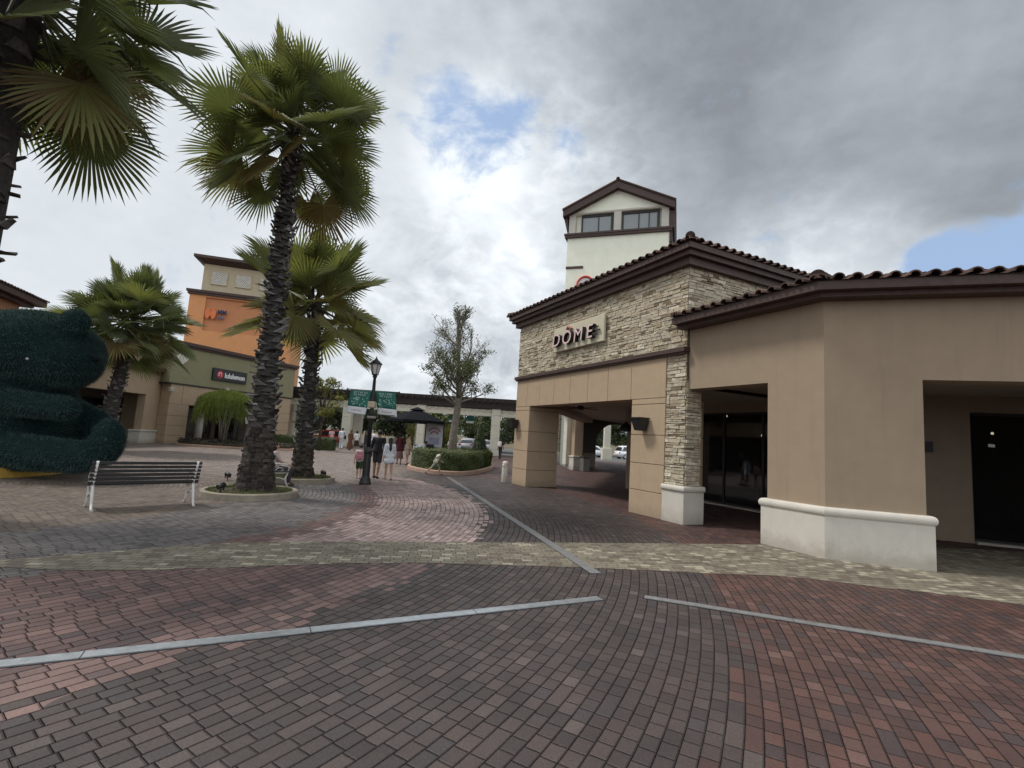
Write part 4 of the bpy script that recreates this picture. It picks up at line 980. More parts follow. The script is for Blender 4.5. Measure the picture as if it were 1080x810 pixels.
# ------------------------------------------------------------------ palms
PALM = MF('palm_leaf', [(0, (.066, .080, .038)), (.45, (.120, .140, .062)), (.72, (.178, .195, .076)), (.86, (.21, .20, .08)), (.93, (.16, .115, .05)), (1, (.19, .135, .065))], .36, .5, .3)
PETI = MF('palm_stalk', [(0, (.045, .055, .022)), (1, (.13, .12, .05))], .05)
BOOT = MA('palm_trunk_boots', [(0, (.014, .012, .011)), (.25, (.055, .050, .046)), (.55, (.105, .096, .090)), (1, (.21, .198, .19))], .9, .4, 14, .7, 50)
FIBR = MA('palm_trunk_fibre', [(0, (.022, .018, .015)), (.5, (.052, .041, .033)), (1, (.09, .074, .06))], .95, .5, 16, 1.0, 30, .03)
DEAD = MF('dry_frond', [(0, (.09, .06, .03)), (.5, (.17, .12, .06)), (1, (.24, .17, .09))], .2)
def fan(mb, pb, org, d, nrm, R, tone, rng, plen, n=44):
    """one fan leaf: stalk from org along d, then a pleated, cupped fan of narrow pointed blades split half way"""
    d = d.normalized(); side = d.cross(nrm).normalized(); nrm = side.cross(d).normalized()
    sag = rng.uniform(.03, .16)
    pts = [org + d * plen * k / 4 - Vector((0, 0, sag * plen * (k / 4) ** 2)) for k in range(5)]
    pb.tube(pts, [.036, .028, .023, .018, .014], 5, rng.random())
    hub = pts[-1]; d2 = (pts[-1] - pts[-2]).normalized(); nrm = side.cross(d2).normalized()
    sp = RD(rng.uniform(112, 156)); da = 2 * sp / n
    cup = rng.uniform(.05, .55); wilt = rng.uniform(.0, .10) ; tilt = rng.uniform(-.25, .25)
    for i in range(n):
        a = -sp + (i + .5) * da
        ln = R * (.78 + .22 * math.cos(a * .9)) * rng.uniform(.90, 1.06)
        def dirn(a):
            cc = cup * (.6 + .4 * abs(a) / sp) + tilt * math.sin(a) * .5
            return (d2 * math.cos(a) + side * math.sin(a)) * math.cos(cc) + nrm * math.sin(cc)
        e0, e1 = dirn(a - da / 2), dirn(a + da / 2); m_ = dirn(a)
        rm = ln * rng.uniform(.40, .52)
        b0 = hub
        l1 = hub + e0 * rm; r1 = hub + e1 * rm; c1 = hub + m_ * rm + nrm * rm * da * .50
        droop = Vector((0, 0, -1)) * ln * (wilt + rng.uniform(.0, .05) + (.25 if rng.random() < .03 else 0))
        q = hub + m_ * ln * .76 + droop * .35; hw = (side * math.cos(a) - d2 * math.sin(a)); ww = ln * .0215
        tip = hub + m_ * ln + droop + hw * rng.uniform(-.03, .03)
        rn = min(1, max(0, tone + rng.uniform(-.11, .11)))
        mb.add([b0, l1, c1, r1, q - hw * ww, q + nrm * ww * 1.1, q + hw * ww, tip],
               [(0, 1, 2), (0, 2, 3), (1, 4, 5, 2), (2, 5, 6, 3), (4, 7, 5), (5, 7, 6)], rn)
def palm(name, label, base, top, r0, r1, crown_c, spread_r, nf, seed, R=1.0, lean=0, boot0=1.3, group=None, elmin=-42, deads=3, tone0=.40):
    rng = random.Random(seed)
    base = Vector(base); root = thing(name, label, 'palm tree', base, 0, group)
    top = Vector(top) - base; cc = Vector(crown_c) - base; H = top.length
    def axis(s): return top * s + Vector((lean * math.sin(s * PI), 0, 0))
    def rad(s): return r0 + (r1 - r0) * min(1, s * 1.1) ** .48 + .12 * r0 * math.exp(-s * 22)
    mb = MB()
    if boot0 > 0:
        pts = []; rr = []; z = -.05
        k = 0
        while z < boot0 + .3:
            s = max(0, z / H); pts.append(axis(s) + Vector((0, 0, min(z, 0)))); rr.append(rad(s) * (1 + .035 * (k % 2) + rng.uniform(-.02, .02))); z += .07; k += 1
        mb.tube(pts, rr, 22, .5, 0, False)
        for f in range(len(mb.r)): mb.r[f] = rng.random()
        # hanging fibre strips round the foot
        for k in range(90):
            a = rng.uniform(0, 2 * PI); z = rng.uniform(.05, boot0); s = z / H; c = axis(s); rr_ = rad(s) * 1.03
            o = c + Vector((math.cos(a), math.sin(a), 0)) * rr_; tdir = Vector((-math.sin(a), math.cos(a), 0))
            mb.obox(o, tdir * rng.uniform(.05, .14), Vector((math.cos(a), math.sin(a), 0)) * .012, Vector((0, 0, rng.uniform(.015, .04))), rng.random())
    tr = mb.build('trunk_foot', FIBR, root) if boot0 > 0 else None
    mb = MB()
    s0 = max(0, (boot0 - .05) / H)
    pts = [axis(s0 + (1.04 - s0) * k / 20) for k in range(21)]; mb.tube(pts, [rad(s0 + (1.04 - s0) * k / 20) * .92 for k in range(21)], 14, .18)
    z = boot0; k = 0; ga = 2.399963
    dens = .040 * r1 / .2
    while z < H * 1.0:
        s = z / H; a = k * ga; c = axis(s); r_ = rad(s); o = Vector((math.cos(a), math.sin(a), 0)); t_ = Vector((-math.sin(a), math.cos(a), 0))
        ln = rng.uniform(.12, .22) * (1.35 if rng.random() < .12 else 1) * (1 + .5 * max(0, s - .8) * 5 * rng.random()); w0 = rng.uniform(.10, .165) * (r_ / .28) ** .6; w1 = w0 * rng.uniform(.18, .5)
        up = rng.uniform(.55, .95) if rng.random() < .8 else rng.uniform(-.1, .4)
        dirn = (o * (1 - up * .62) + Vector((0, 0, up)) + t_ * rng.uniform(.25, .75) * (1 if k % 2 else -1)).normalized()
        b0 = c + o * (r_ * .80); tip = b0 + o * r_ * .16 + dirn * ln; nn = t_.cross(dirn).normalized() * -1
        th = .03
        vs = [b0 - t_ * w0 - o * .02, b0 + t_ * w0 - o * .02, b0 + t_ * w0 * .8 + o * (.075), b0 - t_ * w0 * .8 + o * .075,
              tip - t_ * w1 - nn * th * .4, tip + t_ * w1 - nn * th * .4, tip + t_ * w1 * .8 + nn * th, tip - t_ * w1 * .8 + nn * th]
        mb.add(vs, [(0, 3, 2, 1), (4, 5, 6, 7), (0, 1, 5, 4), (1, 2, 6, 5), (2, 3, 7, 6), (3, 0, 4, 7)], min(1, max(0, rng.gauss(.5, .22))))
        z += dens * rng.uniform(.8, 1.2); k += 1
    mb.build('trunk', BOOT, root)
    lf = Leaf(); pb = MB(); dd = Leaf()
    for i in range(nf):
        f = (i + .5) / nf
        el = RD(88 - (88 - elmin) * f ** .85 + rng.uniform(-9, 9)); az = i * ga + rng.uniform(-.25, .25)
        d = Vector((math.cos(az) * math.cos(el), math.sin(az) * math.cos(el), math.sin(el)))
        side = Vector((-math.sin(az), math.cos(az), 0)); nrm = side.cross(d).normalized() * -1
        if nrm.z < 0: nrm = -nrm
        nrm = (nrm + side * rng.uniform(-.9, .9) + Vector((rng.uniform(-.4, .4), rng.uniform(-.4, .4), 0))).normalized()
        org = top * .985 + Vector((math.cos(az) * r1 * .6, math.sin(az) * r1 * .6, -.35 + .5 * (1 - f))) + (cc - top) * .35
        plen = spread_r * (rng.uniform(.60, 1.02) if rng.random() < .72 else rng.uniform(.28, .6)) * (.9 if el > 1.1 else 1)
        tone = min(.84, max(.05, tone0 + rng.gauss(0, .13) + (.10 if el < 0 else 0)))
        if i > nf - 1 - deads: tone = rng.uniform(.88, .97)
        elif i > nf * .7 and rng.random() < .13: tone = rng.uniform(.84, .93)
        fan(lf, pb, org, d, nrm, R * rng.uniform(.88, 1.1), tone, rng, max(.3, plen))
    cr_ = lf.build('crown', PALM, root); pb.build('stalks', PETI, cr_)
    return root
G4 = 'fan palms in the square'
palm('fan_palm', 'tallest fan palm in a round kerbed planter, thick scaly trunk before the orange block', (-5.89, 11.88, .10), (-5.93, 11.86, 8.85), .42, .145, (-5.98, 11.8, 10.2), 1.66, 60, 7, R=1.12, boot0=1.45, group=G4, elmin=-52, deads=3, tone0=.46)
palm('fan_palm', 'shorter fan palm in the second kerbed planter, bright green crown beside the street lamp', (-6.32, 15.57, .10), (-6.40, 15.56, 5.45), .34, .17, (-6.75, 15.5, 6.5), 1.55, 44, 12, R=1.28, boot0=.95, group=G4, elmin=-36, deads=0, tone0=.70)
palm('fan_palm', 'fan palm with pale flaking trunk standing behind the green bear', (-19.45, 24.0, 0), (-18.85, 24.1, 6.0), .50, .24, (-19.2, 24, 7.4), 2.1, 84, 25, R=1.32, boot0=.4, group=G4, elmin=-52, deads=1, tone0=.42)
palm('fan_palm', 'nearest fan palm cut off by the left edge, dark trunk with spiky leaf stubs', (-8.72, 7.5, 0), (-8.55, 7.5, 8.7), .52, .36, (-8.5, 7.5, 9.1), 1.75, 60, 44, R=1.3, boot0=0.0, group=G4, elmin=-68, deads=3, tone0=.36)

def planter(loc, r, label, seed):
    rng = random.Random(seed); root = thing('planter', label, 'planter', loc, 0, 'round kerbed palm planters')
    mb = MB(); n = 48; prof = [(r - .11, 0), (r, 0), (r, .13), (r - .02, .15), (r - .10, .15), (r - .11, .14)]
    vs = [(p[0] * math.cos(2 * PI * k / n), p[0] * math.sin(2 * PI * k / n), p[1]) for k in range(n) for p in prof]; m_ = len(prof)
    mb.add(vs, [(k * m_ + i, ((k + 1) % n) * m_ + i, ((k + 1) % n) * m_ + (i + 1) % m_, k * m_ + (i + 1) % m_) for k in range(n) for i in range(m_)]); mb.build('kerb', MT['kerb'], root)
    mb = MB(); mb.lathe([(r - .10, .05), (r - .108, .11), (r * .5, .14), (0, .15)], 32, smooth=True); mb.build('soil', MT['soil'], root)
    lf = Leaf()
    for i in range(int(2600 * r * r)):
        a = rng.uniform(0, 2 * PI); q = (r - .12) * math.sqrt(rng.uniform(.08, 1)); x, y = q * math.cos(a), q * math.sin(a)
        hgt = rng.uniform(.03, .09) * (.35 + 1.2 * (math.sin(x * 5 + seed) * math.cos(y * 4 + seed) * .5 + .5)); b = rng.uniform(0, 2 * PI); w = .006
        lx, ly = rng.uniform(-.03, .03), rng.uniform(-.03, .03)
        lf.add([(x - w * math.cos(b), y - w * math.sin(b), .115), (x + w * math.cos(b), y + w * math.sin(b), .115), (x + lx, y + ly, .12 + hgt)], [(0, 1, 2)], rng.random())
    g_ = lf.build('grass', MF('grass_blade', [(0, (.05, .075, .02)), (.6, (.085, .11, .03)), (1, (.15, .14, .06))], .25), root); g_['kind'] = 'stuff'
    return root
planter((-5.98, 11.88, 0), 1.03, 'round grassy planter at the foot of the tallest palm', 1)
planter((-6.35, 15.62, 0), 1.0, 'round grassy planter at the foot of the shorter palm', 2)
def spotlight(loc, rz, label):
    r = thing('spotlight', label, 'lamp', loc, rz, 'small black spotlights by the planters')
    mb = MB(); mb.tube([(0, 0, 0), (0, 0, .12)], .012, 6); mb.build('stake', MT['black'], r)
    mb = MB(); mb.tube([(0, -.09, .15), (0, -.02, .165), (0, .07, .19)], [.045, .06, .065], 12); h_ = mb.build('lamp_head', MT['black'], r)
    mb = MB(); mb.box((-.085, -.02, .08), (-.07, .02, .20)); mb.box((.07, -.02, .08), (.085, .02, .20)); mb.box((-.069, -.02, .08), (.069, .02, .092)); mb.build('yoke', MT['black'], r)
spotlight((-6.22, 11.06, .12), -.3, 'black spotlight on the left front grass of the nearer planter')
spotlight((-5.72, 15.75, .12), .9, 'black spotlight at the right end of the farther planter')
spotlight((-6.33, 14.85, .13), .2, 'black spotlight at the front of the farther planter')
spotlight((-8.05, 14.6, 0), 1.2, 'black spotlight on the paving left of the tallest palm')

# ------------------------------------------------------------------ benches
def bench(loc, rz, label):
    root = thing('park_bench', label, 'bench', loc, rz, 'white iron benches with black slats')
    # x along the bench, sitter faces +y
    for s in (-.78, .78):
        f = MB()
        f.tube([(s, -.26, .86), (s, -.20, .70), (s, -.13, .50), (s, -.12, .42)], [.022, .024, .026, .026], 8)       # back post
        f.tube([(s, -.12, .42), (s, -.17, .28), (s, -.22, .13), (s, -.27, .02), (s, -.31, .015)], [.026, .025, .022, .024, .026], 8)   # rear leg
        f.tube([(s, .27, .41), (s, .22, .28), (s, .24, .13), (s, .29, .02), (s, .33, .015)], [.024, .022, .02, .024, .026], 8)     # front leg
        f.tube([(s, -.13, .41), (s, .05, .395), (s, .28, .41)], .022, 8)
        f.tube([(s, -.17, .20), (s, -.05, .27), (s, .08, .27), (s, .22, .19)], .014, 6)
        f.tube([(s, -.17, .63), (s, .02, .65), (s, .20, .63), (s, .29, .55), (s, .27, .42)], [.018, .02, .022, .02, .018], 8)      # arm
        f.tube([(s, -.10, .44), (s, .02, .54), (s, .12, .53), (s, .14, .47), (s, .08, .46)], .011, 6)
        f.build('end_frame', MT['castiron'], root)
    for k in range(6):
        z = .47 + k * .072; y = -.128 - (z - .44) * .30
        m_ = MB(); m_.bbox((-.86, y - .012, z - .027), (.86, y + .014, z + .027), .005); m_.build('back_slat', MT['slat'], root)
    for k in range(6):
        y = -.09 + k * .072
        m_ = MB(); m_.bbox((-.86, y - .029, .425), (.86, y + .029, .448), .005); m_.build('seat_slat', MT['slat'], root)
    return root
ang = math.atan2(.74, .67)
b1 = bench((-6.86, 9.62, 0), ang, 'black slatted bench with white iron legs in the open, its back to the viewer')
dup(b1, (-6.66, 14.16, 0), RD(-50), 'black slatted bench with white iron scroll end half hidden behind the tallest palm')

# ------------------------------------------------------------------ street lamp and banners
def lamp_post(loc, label, rz=0):
    r = thing('street_lamp', label, 'street lamp', loc, rz)
    mb = MB(); mb.lathe([(.19, 0), (.19, .06), (.17, .10), (.145, .20), (.125, .24), (.12, .30), (.115, .95), (.135, 1.0), (.135, 1.05), (.10, 1.10), (.08, 1.16)], 16, smooth=False); mb.build('base', MT['black'], r)
    mb = MB(); mb.lathe([(.07, 1.15), (.062, 2.3), (.055, 3.0), (.045, 3.36), (.07, 3.38), (.075, 3.42), (.05, 3.45)], 14, smooth=True); mb.build('pole', MT['black'], r)
    mb = MB()
    for k in range(6):
        a = k * PI / 3; b = (k + 1) * PI / 3
        mb.add([(.09 * math.cos(a), .09 * math.sin(a), 3.48), (.09 * math.cos(b), .09 * math.sin(b), 3.48), (.165 * math.cos(b), .165 * math.sin(b), 3.80), (.165 * math.cos(a), .165 * math.sin(a), 3.80)], [(0, 1, 2, 3)])
    ln = mb.build('lantern_glass', M('frosted_lantern_glass', (.55, .55, .52), .25, .05), r)
    mb = MB()
    for k in range(6):
        a = k * PI / 3; mb.tube([(.093 * math.cos(a), .093 * math.sin(a), 3.46), (.172 * math.cos(a), .172 * math.sin(a), 3.81)], .011, 5)
    mb.lathe([(.05, 3.44), (.105, 3.455), (.105, 3.478), (.0, 3.479)], 12); mb.lathe([(.2, 3.80), (.205, 3.825), (.15, 3.87), (.09, 3.93), (.05, 3.95), (.045, 3.985), (.02, 4.0), (.018, 4.04), (0, 4.07)], 12, smooth=False); mb.build('lantern_frame', MT['black'], r)
    mb = MB(); mb.tube([(-.80, 0, 2.95), (.80, 0, 2.95)], .014, 6); mb.tube([(-.72, 0, 2.20), (.72, 0, 2.20)], .010, 6); mb.ell((-.81, 0, 2.95), (.03,) * 3); mb.ell((.81, 0, 2.95), (.03,) * 3); mb.build('banner_arm', MT['black'], r)
    mb = MB(); mb.bbox((-.13, -.12, 2.40), (.11, .10, 2.60), .02); mb.build('junction_box', M('beige_box', (.42, .36, .27), .6), r)
    mb = MB(); mb.bbox((-.12, -.13, 2.06), (.13, .12, 2.14), .02); mb.build('pole_clamp', M('grey_clamp', (.25, .22, .2), .5), r)
    return r
lamp_post((-4.40, 15.78, 0), 'tall black lamp post with six sided lantern and two banner arms in the square', .08)
GREEN = M('banner_green', (.022, .13, .10), .7, .15, 3); BWH = M('banner_white', (.62, .63, .64), .7, .06)
def banner(x0, x1, loc, rz, label, sway):
    """cloth with a green field, snow dots, pale lettering and a white foot"""
    r = thing('banner', label, 'banner', loc, rz, 'green festive banners on the lamp post')
    rng = random.Random(int(x0 * 100) + 7)
    def pt(u, v, off=0):        # u 0..1 across, v 0..1 down
        x = x0 + (x1 - x0) * u + sway * v * .10; return (x, off + .05 * math.sin(u * 4 + v * 2 + x0) * v + sway * .06 * v, 2.935 - .73 * v - .05 * v * (u if sway > 0 else u))
    def sheet(v0, v1, mat, name, parent, n=8, th=.004):
        mb = MB(); vs = []; m_ = 6
        for j in range(m_ + 1):
            for i in range(n + 1): vs.append(pt(i / n, v0 + (v1 - v0) * j / m_, th / 2))
        for j in range(m_ + 1):
            for i in range(n + 1): vs.append(pt(i / n, v0 + (v1 - v0) * j / m_, -th / 2))
        N = (n + 1) * (m_ + 1); fs = []
        for j in range(m_):
            for i in range(n): a = j * (n + 1) + i; fs += [(a, a + 1, a + n + 2, a + n + 1), (N + a, N + a + n + 1, N + a + n + 2, N + a + 1)]
        for j in range(m_): a = j * (n + 1); fs += [(a, a + n + 1, N + a + n + 1, N + a), (a + n, N + a + n, N + a + 2 * n + 1, a + 2 * n + 1)]
        for i in range(n): fs += [(i, N + i, N + i + 1, i + 1), (m_ * (n + 1) + i, m_ * (n + 1) + i + 1, N + m_ * (n + 1) + i + 1, N + m_ * (n + 1) + i)]
        mb.add(vs, fs, .5, 0, True); return mb.build(name, mat, parent)
    sheet(0, .70, GREEN, 'green_field', r); sheet(.702, 1, BWH, 'white_foot', r)
    mb = MB()
    for k in range(26):
        u, v = rng.uniform(.08, .92), rng.uniform(.28, .66); p = Vector(pt(u, v, -.006)); s_ = rng.uniform(.008, .022); mb.obox(p, (s_, 0, 0), (0, .003, 0), (0, 0, s_))
    mb.build('snow_dots', M('pale_green_dots', (.30, .48, .40), .7), r)
    gwp = MT.setdefault('gwp', M('grey_white_print', (.50, .56, .55), .7))
    for row, vv in ((0, .09), (1, .19)):
        for k in range(7 if row == 0 else 6):
            mb = MB(); u = .2 + k * .10 + row * .03; p = Vector(pt(u, vv, -.006))
            h_ = .028; mb.obox(p - Vector((.014, 0, 0)), (.005, 0, 0), (0, .002, 0), (0, 0, h_)); mb.obox(p + Vector((0, 0, h_ * rng.choice((-.8, 0, .8)))), (.014, 0, 0), (0, .0018, 0), (0, 0, .005))
            if rng.random() < .6: mb.obox(p + Vector((.014, 0, 0)), (.005, 0, 0), (0, .002, 0), (0, 0, h_))
            mb.build('letter', gwp, r)
    
    mb = MB()
    for k in range(9):
        u = .25 + k * .06; p = Vector(pt(u, .85, -.006)); mb.obox(p, (.012, 0, 0), (0, .002, 0), (0, 0, rng.uniform(.012, .022)))
    mb.build('red_print', M('red_grey_print', (.45, .25, .28), .7), r)
banner(-.70, -.07, (-4.40, 15.78, 0), .08, 'green and white festive banner on the left arm of the lamp post', -1)
banner(.07, .70, (-4.40, 15.78, 0), .08, 'green and white festive banner on the right arm of the lamp post', 1)

# ------------------------------------------------------------------ green bear
def bear():
    root = thing('bear_statue', 'giant seated bear statue covered in dark green artificial turf on a yellow base', 'statue', (-14.6, 13.4, 0))
    o = Vector((-14.6, 13.4, 0))
    mb = MB()
    def E(x, y, z, rx, ry, rz, rot=None): mb.ell(Vector((x, y, z)) - o, (rx, ry, rz), 24, 16, rot=rot)
    def Cc(p, q, a, b): mb.capsule(Vector(p) - o, Vector(q) - o, a, b, 20)
    E(-13.9, 13.4, 1.35, 1.95, 1.6, 1.4)                       # body
    E(-13.5, 13.4, 2.0, 1.55, 1.3, .9)
    E(-12.85, 13.25, 3.26, 1.55, 1.45, 1.07)                   # head
    E(-12.0, 13.05, 3.0, .95, .95, .76)                        # muzzle
    E(-11.62, 12.9, 4.02, .40, .28, .40); E(-13.3, 14.5, 4.15, .42, .3, .42); E(-13.75, 12.5, 4.12, .34, .3, .3)   # ears
    Cc((-12.9, 12.4, 1.86), (-11.3, 12.4, 1.78), .34, .29); E(-11.15, 12.4, 1.77, .42, .32, .30)        # near arm
    Cc((-13.0, 14.4, 1.8), (-11.9, 14.4, 1.45), .42, .36)
    Cc((-14.0, 12.5, .66), (-10.5, 12.5, .60), .50, .38)       # near leg and upturned foot
    E(-10.06, 12.6, 1.0, .34, .42, .60); E(-10.3, 12.55, .68, .45, .42, .36)
    Cc((-13.8, 14.4, .7), (-12.2, 14.6, .8), .55, .46); E(-11.95, 14.5, 1.15, .36, .42, .42)
    me = remeshed(mb, .06, 14)
    base = MT.get('turf') or MF('dark_turf', [(0, (.016, .036, .035)), (.5, (.040, .074, .070)), (1, (.088, .138, .124))], .08, .8, .2)
    body = meshobj('body', me, M('dark_turf_backing', (.011, .026, .026), .95, .3, 20, .6, 60, spec=.1), root)
    rng = random.Random(3); lf = Leaf()
    me.calc_loop_triangles()
    for p in me.polygons:
        a_ = p.area; nb = a_ * 1150; k = int(nb) + (1 if rng.random() < nb - int(nb) else 0)
        vs = [me.vertices[i].co for i in p.vertices]
        for _ in range(k):
            u, v = rng.random(), rng.random()
            c = vs[0].lerp(vs[1], u).lerp(vs[-1].lerp(vs[2], u), v)
            # combed sideways with a slight wave, as wound turf strips
            n = p.normal; t = n.cross(Vector((0, 0, 1)));
            t = t.normalized() if t.length > .01 else Vector((1, 0, 0))
            dz = Vector((rng.uniform(-.5, .5), rng.uniform(-.5, .5), rng.uniform(-.75, .15)))
            d = (n * rng.uniform(.45, 1.0) + t * rng.uniform(-.6, .6) + dz * .8).normalized(); w = t * .0075 + n.cross(t) * rng.uniform(-.004, .004)
            tip = c + d * rng.uniform(.045, .10)
            band = .5 + .5 * math.sin(c.z * 26 + math.sin(c.x * 3 + c.y * 2) * 2)
            lf.add([c - w, c + w, tip], [(0, 1, 2)], min(1, max(0, rng.gauss(.30 + .3 * band, .22))))
    lf.build('turf', base, body)
    mb = MB(); mb.ell(Vector((-11.9, 12.08, 2.92)) - o, (.035, .03, .03), 10, 8); mb.build('eye', M('pale_eye', (.5, .5, .48), .3), root)
    mb = MB(); mb.ell(Vector((-11.06, 13.05, 3.12)) - o, (.07, .13, .09), 12, 8); mb.build('nose', M('matte_nose', (.012, .016, .016), 1.0, spec=.05), root)
    mb = MB(); mb.lathe([(2.78, 0), (2.78, .22), (2.74, .255), (0, .26)], 48, c=(-.25, -.35)); mb.build('base', MT['yellow'], root)
    lf = Leaf()
    for k in range(5000):                                     # loose turf fringe hanging over the base edge
        a = rng.uniform(0, 2 * PI); r = rng.uniform(2.35, 2.70); x, y = r * math.cos(a) - .25, r * math.sin(a) - .35; h_ = rng.uniform(.02, .12); b = rng.uniform(0, 6.3)
        lf.add([(x - .012 * math.cos(b), y - .012 * math.sin(b), .235), (x + .012 * math.cos(b), y + .012 * math.sin(b), .235), (x + rng.uniform(-.08, .08), y + rng.uniform(-.08, .08), .24 + h_)], [(0, 1, 2)], rng.random() * .6)
    lf.build('turf_skirt', base, root)
bear()

# ------------------------------------------------------------------ foliage helpers
def leafcard(lf, c, n, s, rnd, rng, asp=.55):
    n = Vector(n).normalized(); a = n.cross(Vector((rng.uniform(-1, 1), rng.uniform(-1, 1), rng.uniform(-1, 1))))
    if a.length < .01: a = Vector((1, 0, 0))
    a.normalize(); b = n.cross(a)
    c = Vector(c); fold = n * s * .18
    lf.add([c - a * s, c - b * s * asp + fold, c + a * s, c + b * s * asp + fold], [(0, 1, 2), (0, 2, 3)], rnd)
LEAFDK = MF('dark_leaf', [(0, (.026, .040, .016)), (.5, (.060, .082, .030)), (1, (.115, .135, .05))], .25, .5)
LEAFMID = MF('mid_leaf', [(0, (.035, .052, .016)), (.5, (.075, .098, .030)), (1, (.14, .155, .05))], .3, .5)
LEAFYEL = MF('yellow_leaf', [(0, (.08, .085, .02)), (.5, (.16, .165, .04)), (1, (.26, .23, .06))], .35, .5)
BARK = MA('bark', [(0, (.10, .085, .065)), (.5, (.20, .175, .14)), (1, (.30, .27, .22))], .9, .35, 9, .6, 40)
BARKDK = MA('dark_bark', [(0, (.04, .033, .026)), (1, (.10, .085, .07))], .9, .35, 9, .6, 40)

def crown_tree(name, label, loc, h, rx, rz, n, leaf, mat, seed, group=None, trunk_r=.18, clumps=26, base=.3):
    rng = random.Random(seed); root = thing(name, label, 'tree', loc, rng.uniform(0, 6), group)
    mb = MB(); pts = [(0, 0, -.1), (rng.uniform(-.1, .1), rng.uniform(-.1, .1), h * .3), (rng.uniform(-.25, .25), rng.uniform(-.25, .25), h * .62)]
    mb.tube(pts, [trunk_r, trunk_r * .75, trunk_r * .4], 10, rng.random()); lf = Leaf()
    for k in range(clumps):
        a = rng.uniform(0, 2 * PI); q = rng.uniform(.25, 1) ** .6; zz = rng.uniform(-1, 1)
        c = Vector((rx * q * math.cos(a) * math.sqrt(1 - zz * zz * .8), rx * q * math.sin(a) * math.sqrt(1 - zz * zz * .8), h * (base + (1 - base) * .5) + rz * zz * .8))
        mb.tube([(pts[1][0], pts[1][1], h * rng.uniform(.25, .6)), c * .6 + Vector((0, 0, h * .2)), c], [trunk_r * .35, trunk_r * .2, .02], 5, rng.random())
        cr = rng.uniform(.22, .42) * rx; tone = rng.gauss(.45, .18)
        for i in range(n // clumps):
            d = Vector((rng.gauss(0, 1), rng.gauss(0, 1), rng.gauss(0, .8))); d.normalize(); rr = cr * rng.uniform(.35, 1.05) ** .6
            p = c + Vector((d.x * rr, d.y * rr, d.z * rr * .75))
            nn = d + Vector((rng.uniform(-.7, .7), rng.uniform(-.7, .7), rng.uniform(-.2, 1)))
            leafcard(lf, p, nn, leaf * rng.uniform(.7, 1.3), min(1, max(0, tone + rng.gauss(0, .16))), rng)
    mb.build('trunk', BARKDK, root); lf.build('crown', mat, root); return root

# sparse tall tree in the hedge bed
def sparse_tree():
    rng = random.Random(9); B = Vector((-2.75, 25.2, 0)); root = thing('bare_tree', 'tall sparse tree with pale trunk and thin leaf clusters rising from the hedge', 'tree', B)
    mb = MB(); lf = Leaf(); ends = []
    main = [Vector((0, 0, 0)), Vector((-.06, 0, 1.6)), Vector((.05, .05, 3.0)), Vector((.08, 0, 4.3)), Vector((-.08, 0, 5.6)), Vector((-.2, 0, 7.0)), Vector((-.22, .02, 8.2))]
    mr = [.25, .20, .175, .14, .105, .075, .045]
    mb.tube(main, mr, 12, .5)
    SL = .72
    def grow(p, d, L, r, lev, leafy):
        pts = [p]; rr = [r]; n = 4
        for k in range(n):
            d = (d + Vector((rng.uniform(-.35, .35), rng.uniform(-.35, .35), rng.uniform(-.10, .28)))).normalized()
            p = p + d * L / n; pts.append(p); rr.append(max(.006, r * (1 - .7 * (k + 1) / n)))
            if lev < 3 and k > 0:
                for _ in range(2 if lev < 2 else 1):
                    if rng.random() < .85:
                        sd = (d + Vector((rng.uniform(-1, 1), rng.uniform(-1, 1), rng.uniform(-.4, .7)))).normalized()
                        grow(p, sd, L * rng.uniform(.42, .65), rr[-1] * .65, lev + 1, leafy)
        mb.tube(pts, rr, 5 if lev > 0 else 7, rng.random(), cap=False)
        if lev >= 1: ends.append((p, leafy)); ends.append((pts[2], leafy * .8))
    for z, L, leafy, el in ((2.9, 1.7, 1.0, .25), (3.1, 1.9, 1.0, .2), (3.3, 2.0, 1.0, .3), (3.5, 1.9, 1.0, .25), (3.7, 2.0, .9, .35), (4.0, 1.9, .9, .5), (4.3, 1.8, .5, .35), (4.6, 2.0, .32, .6), (5.0, 1.9, .28, .5), (5.3, 1.8, .26, .6), (5.7, 1.5, .28, .6), (6.1, 1.5, .30, .7), (6.6, 1.2, .32, .7), (7.0, 1.0, .3, .8), (7.5, .7, .25, .8)):
        for k in range(2):
            a = rng.uniform(0, 2 * PI); i = min(5, int(z / 8.2 * 6)); f = z / 8.2 * 6 - i; p = main[i].lerp(main[i + 1], min(1, max(0, f)))
            grow(p, Vector((math.cos(a), math.sin(a) * .9, el + .12)).normalized(), L * SL, .05 + .03 * (1 - z / 8), 0, leafy)
    for p, lfy in ends:
        if rng.random() > lfy * (.22 if lfy > .6 else .17) + .03: continue
        tone = rng.gauss(.4, .2)
        for k in range(int(5 + 7 * lfy)):
            q = p + Vector((rng.gauss(0, .11), rng.gauss(0, .11), rng.gauss(0, .08))); leafcard(lf, q, (rng.uniform(-1, 1), rng.uniform(-1, 1), rng.uniform(.0, 1)), rng.uniform(.035, .065), min(1, max(0, tone + rng.gauss(0, .15))), rng)
    mb.build('trunk', BARK, root); lf.build('crown', LEAFMID, root)
sparse_tree()

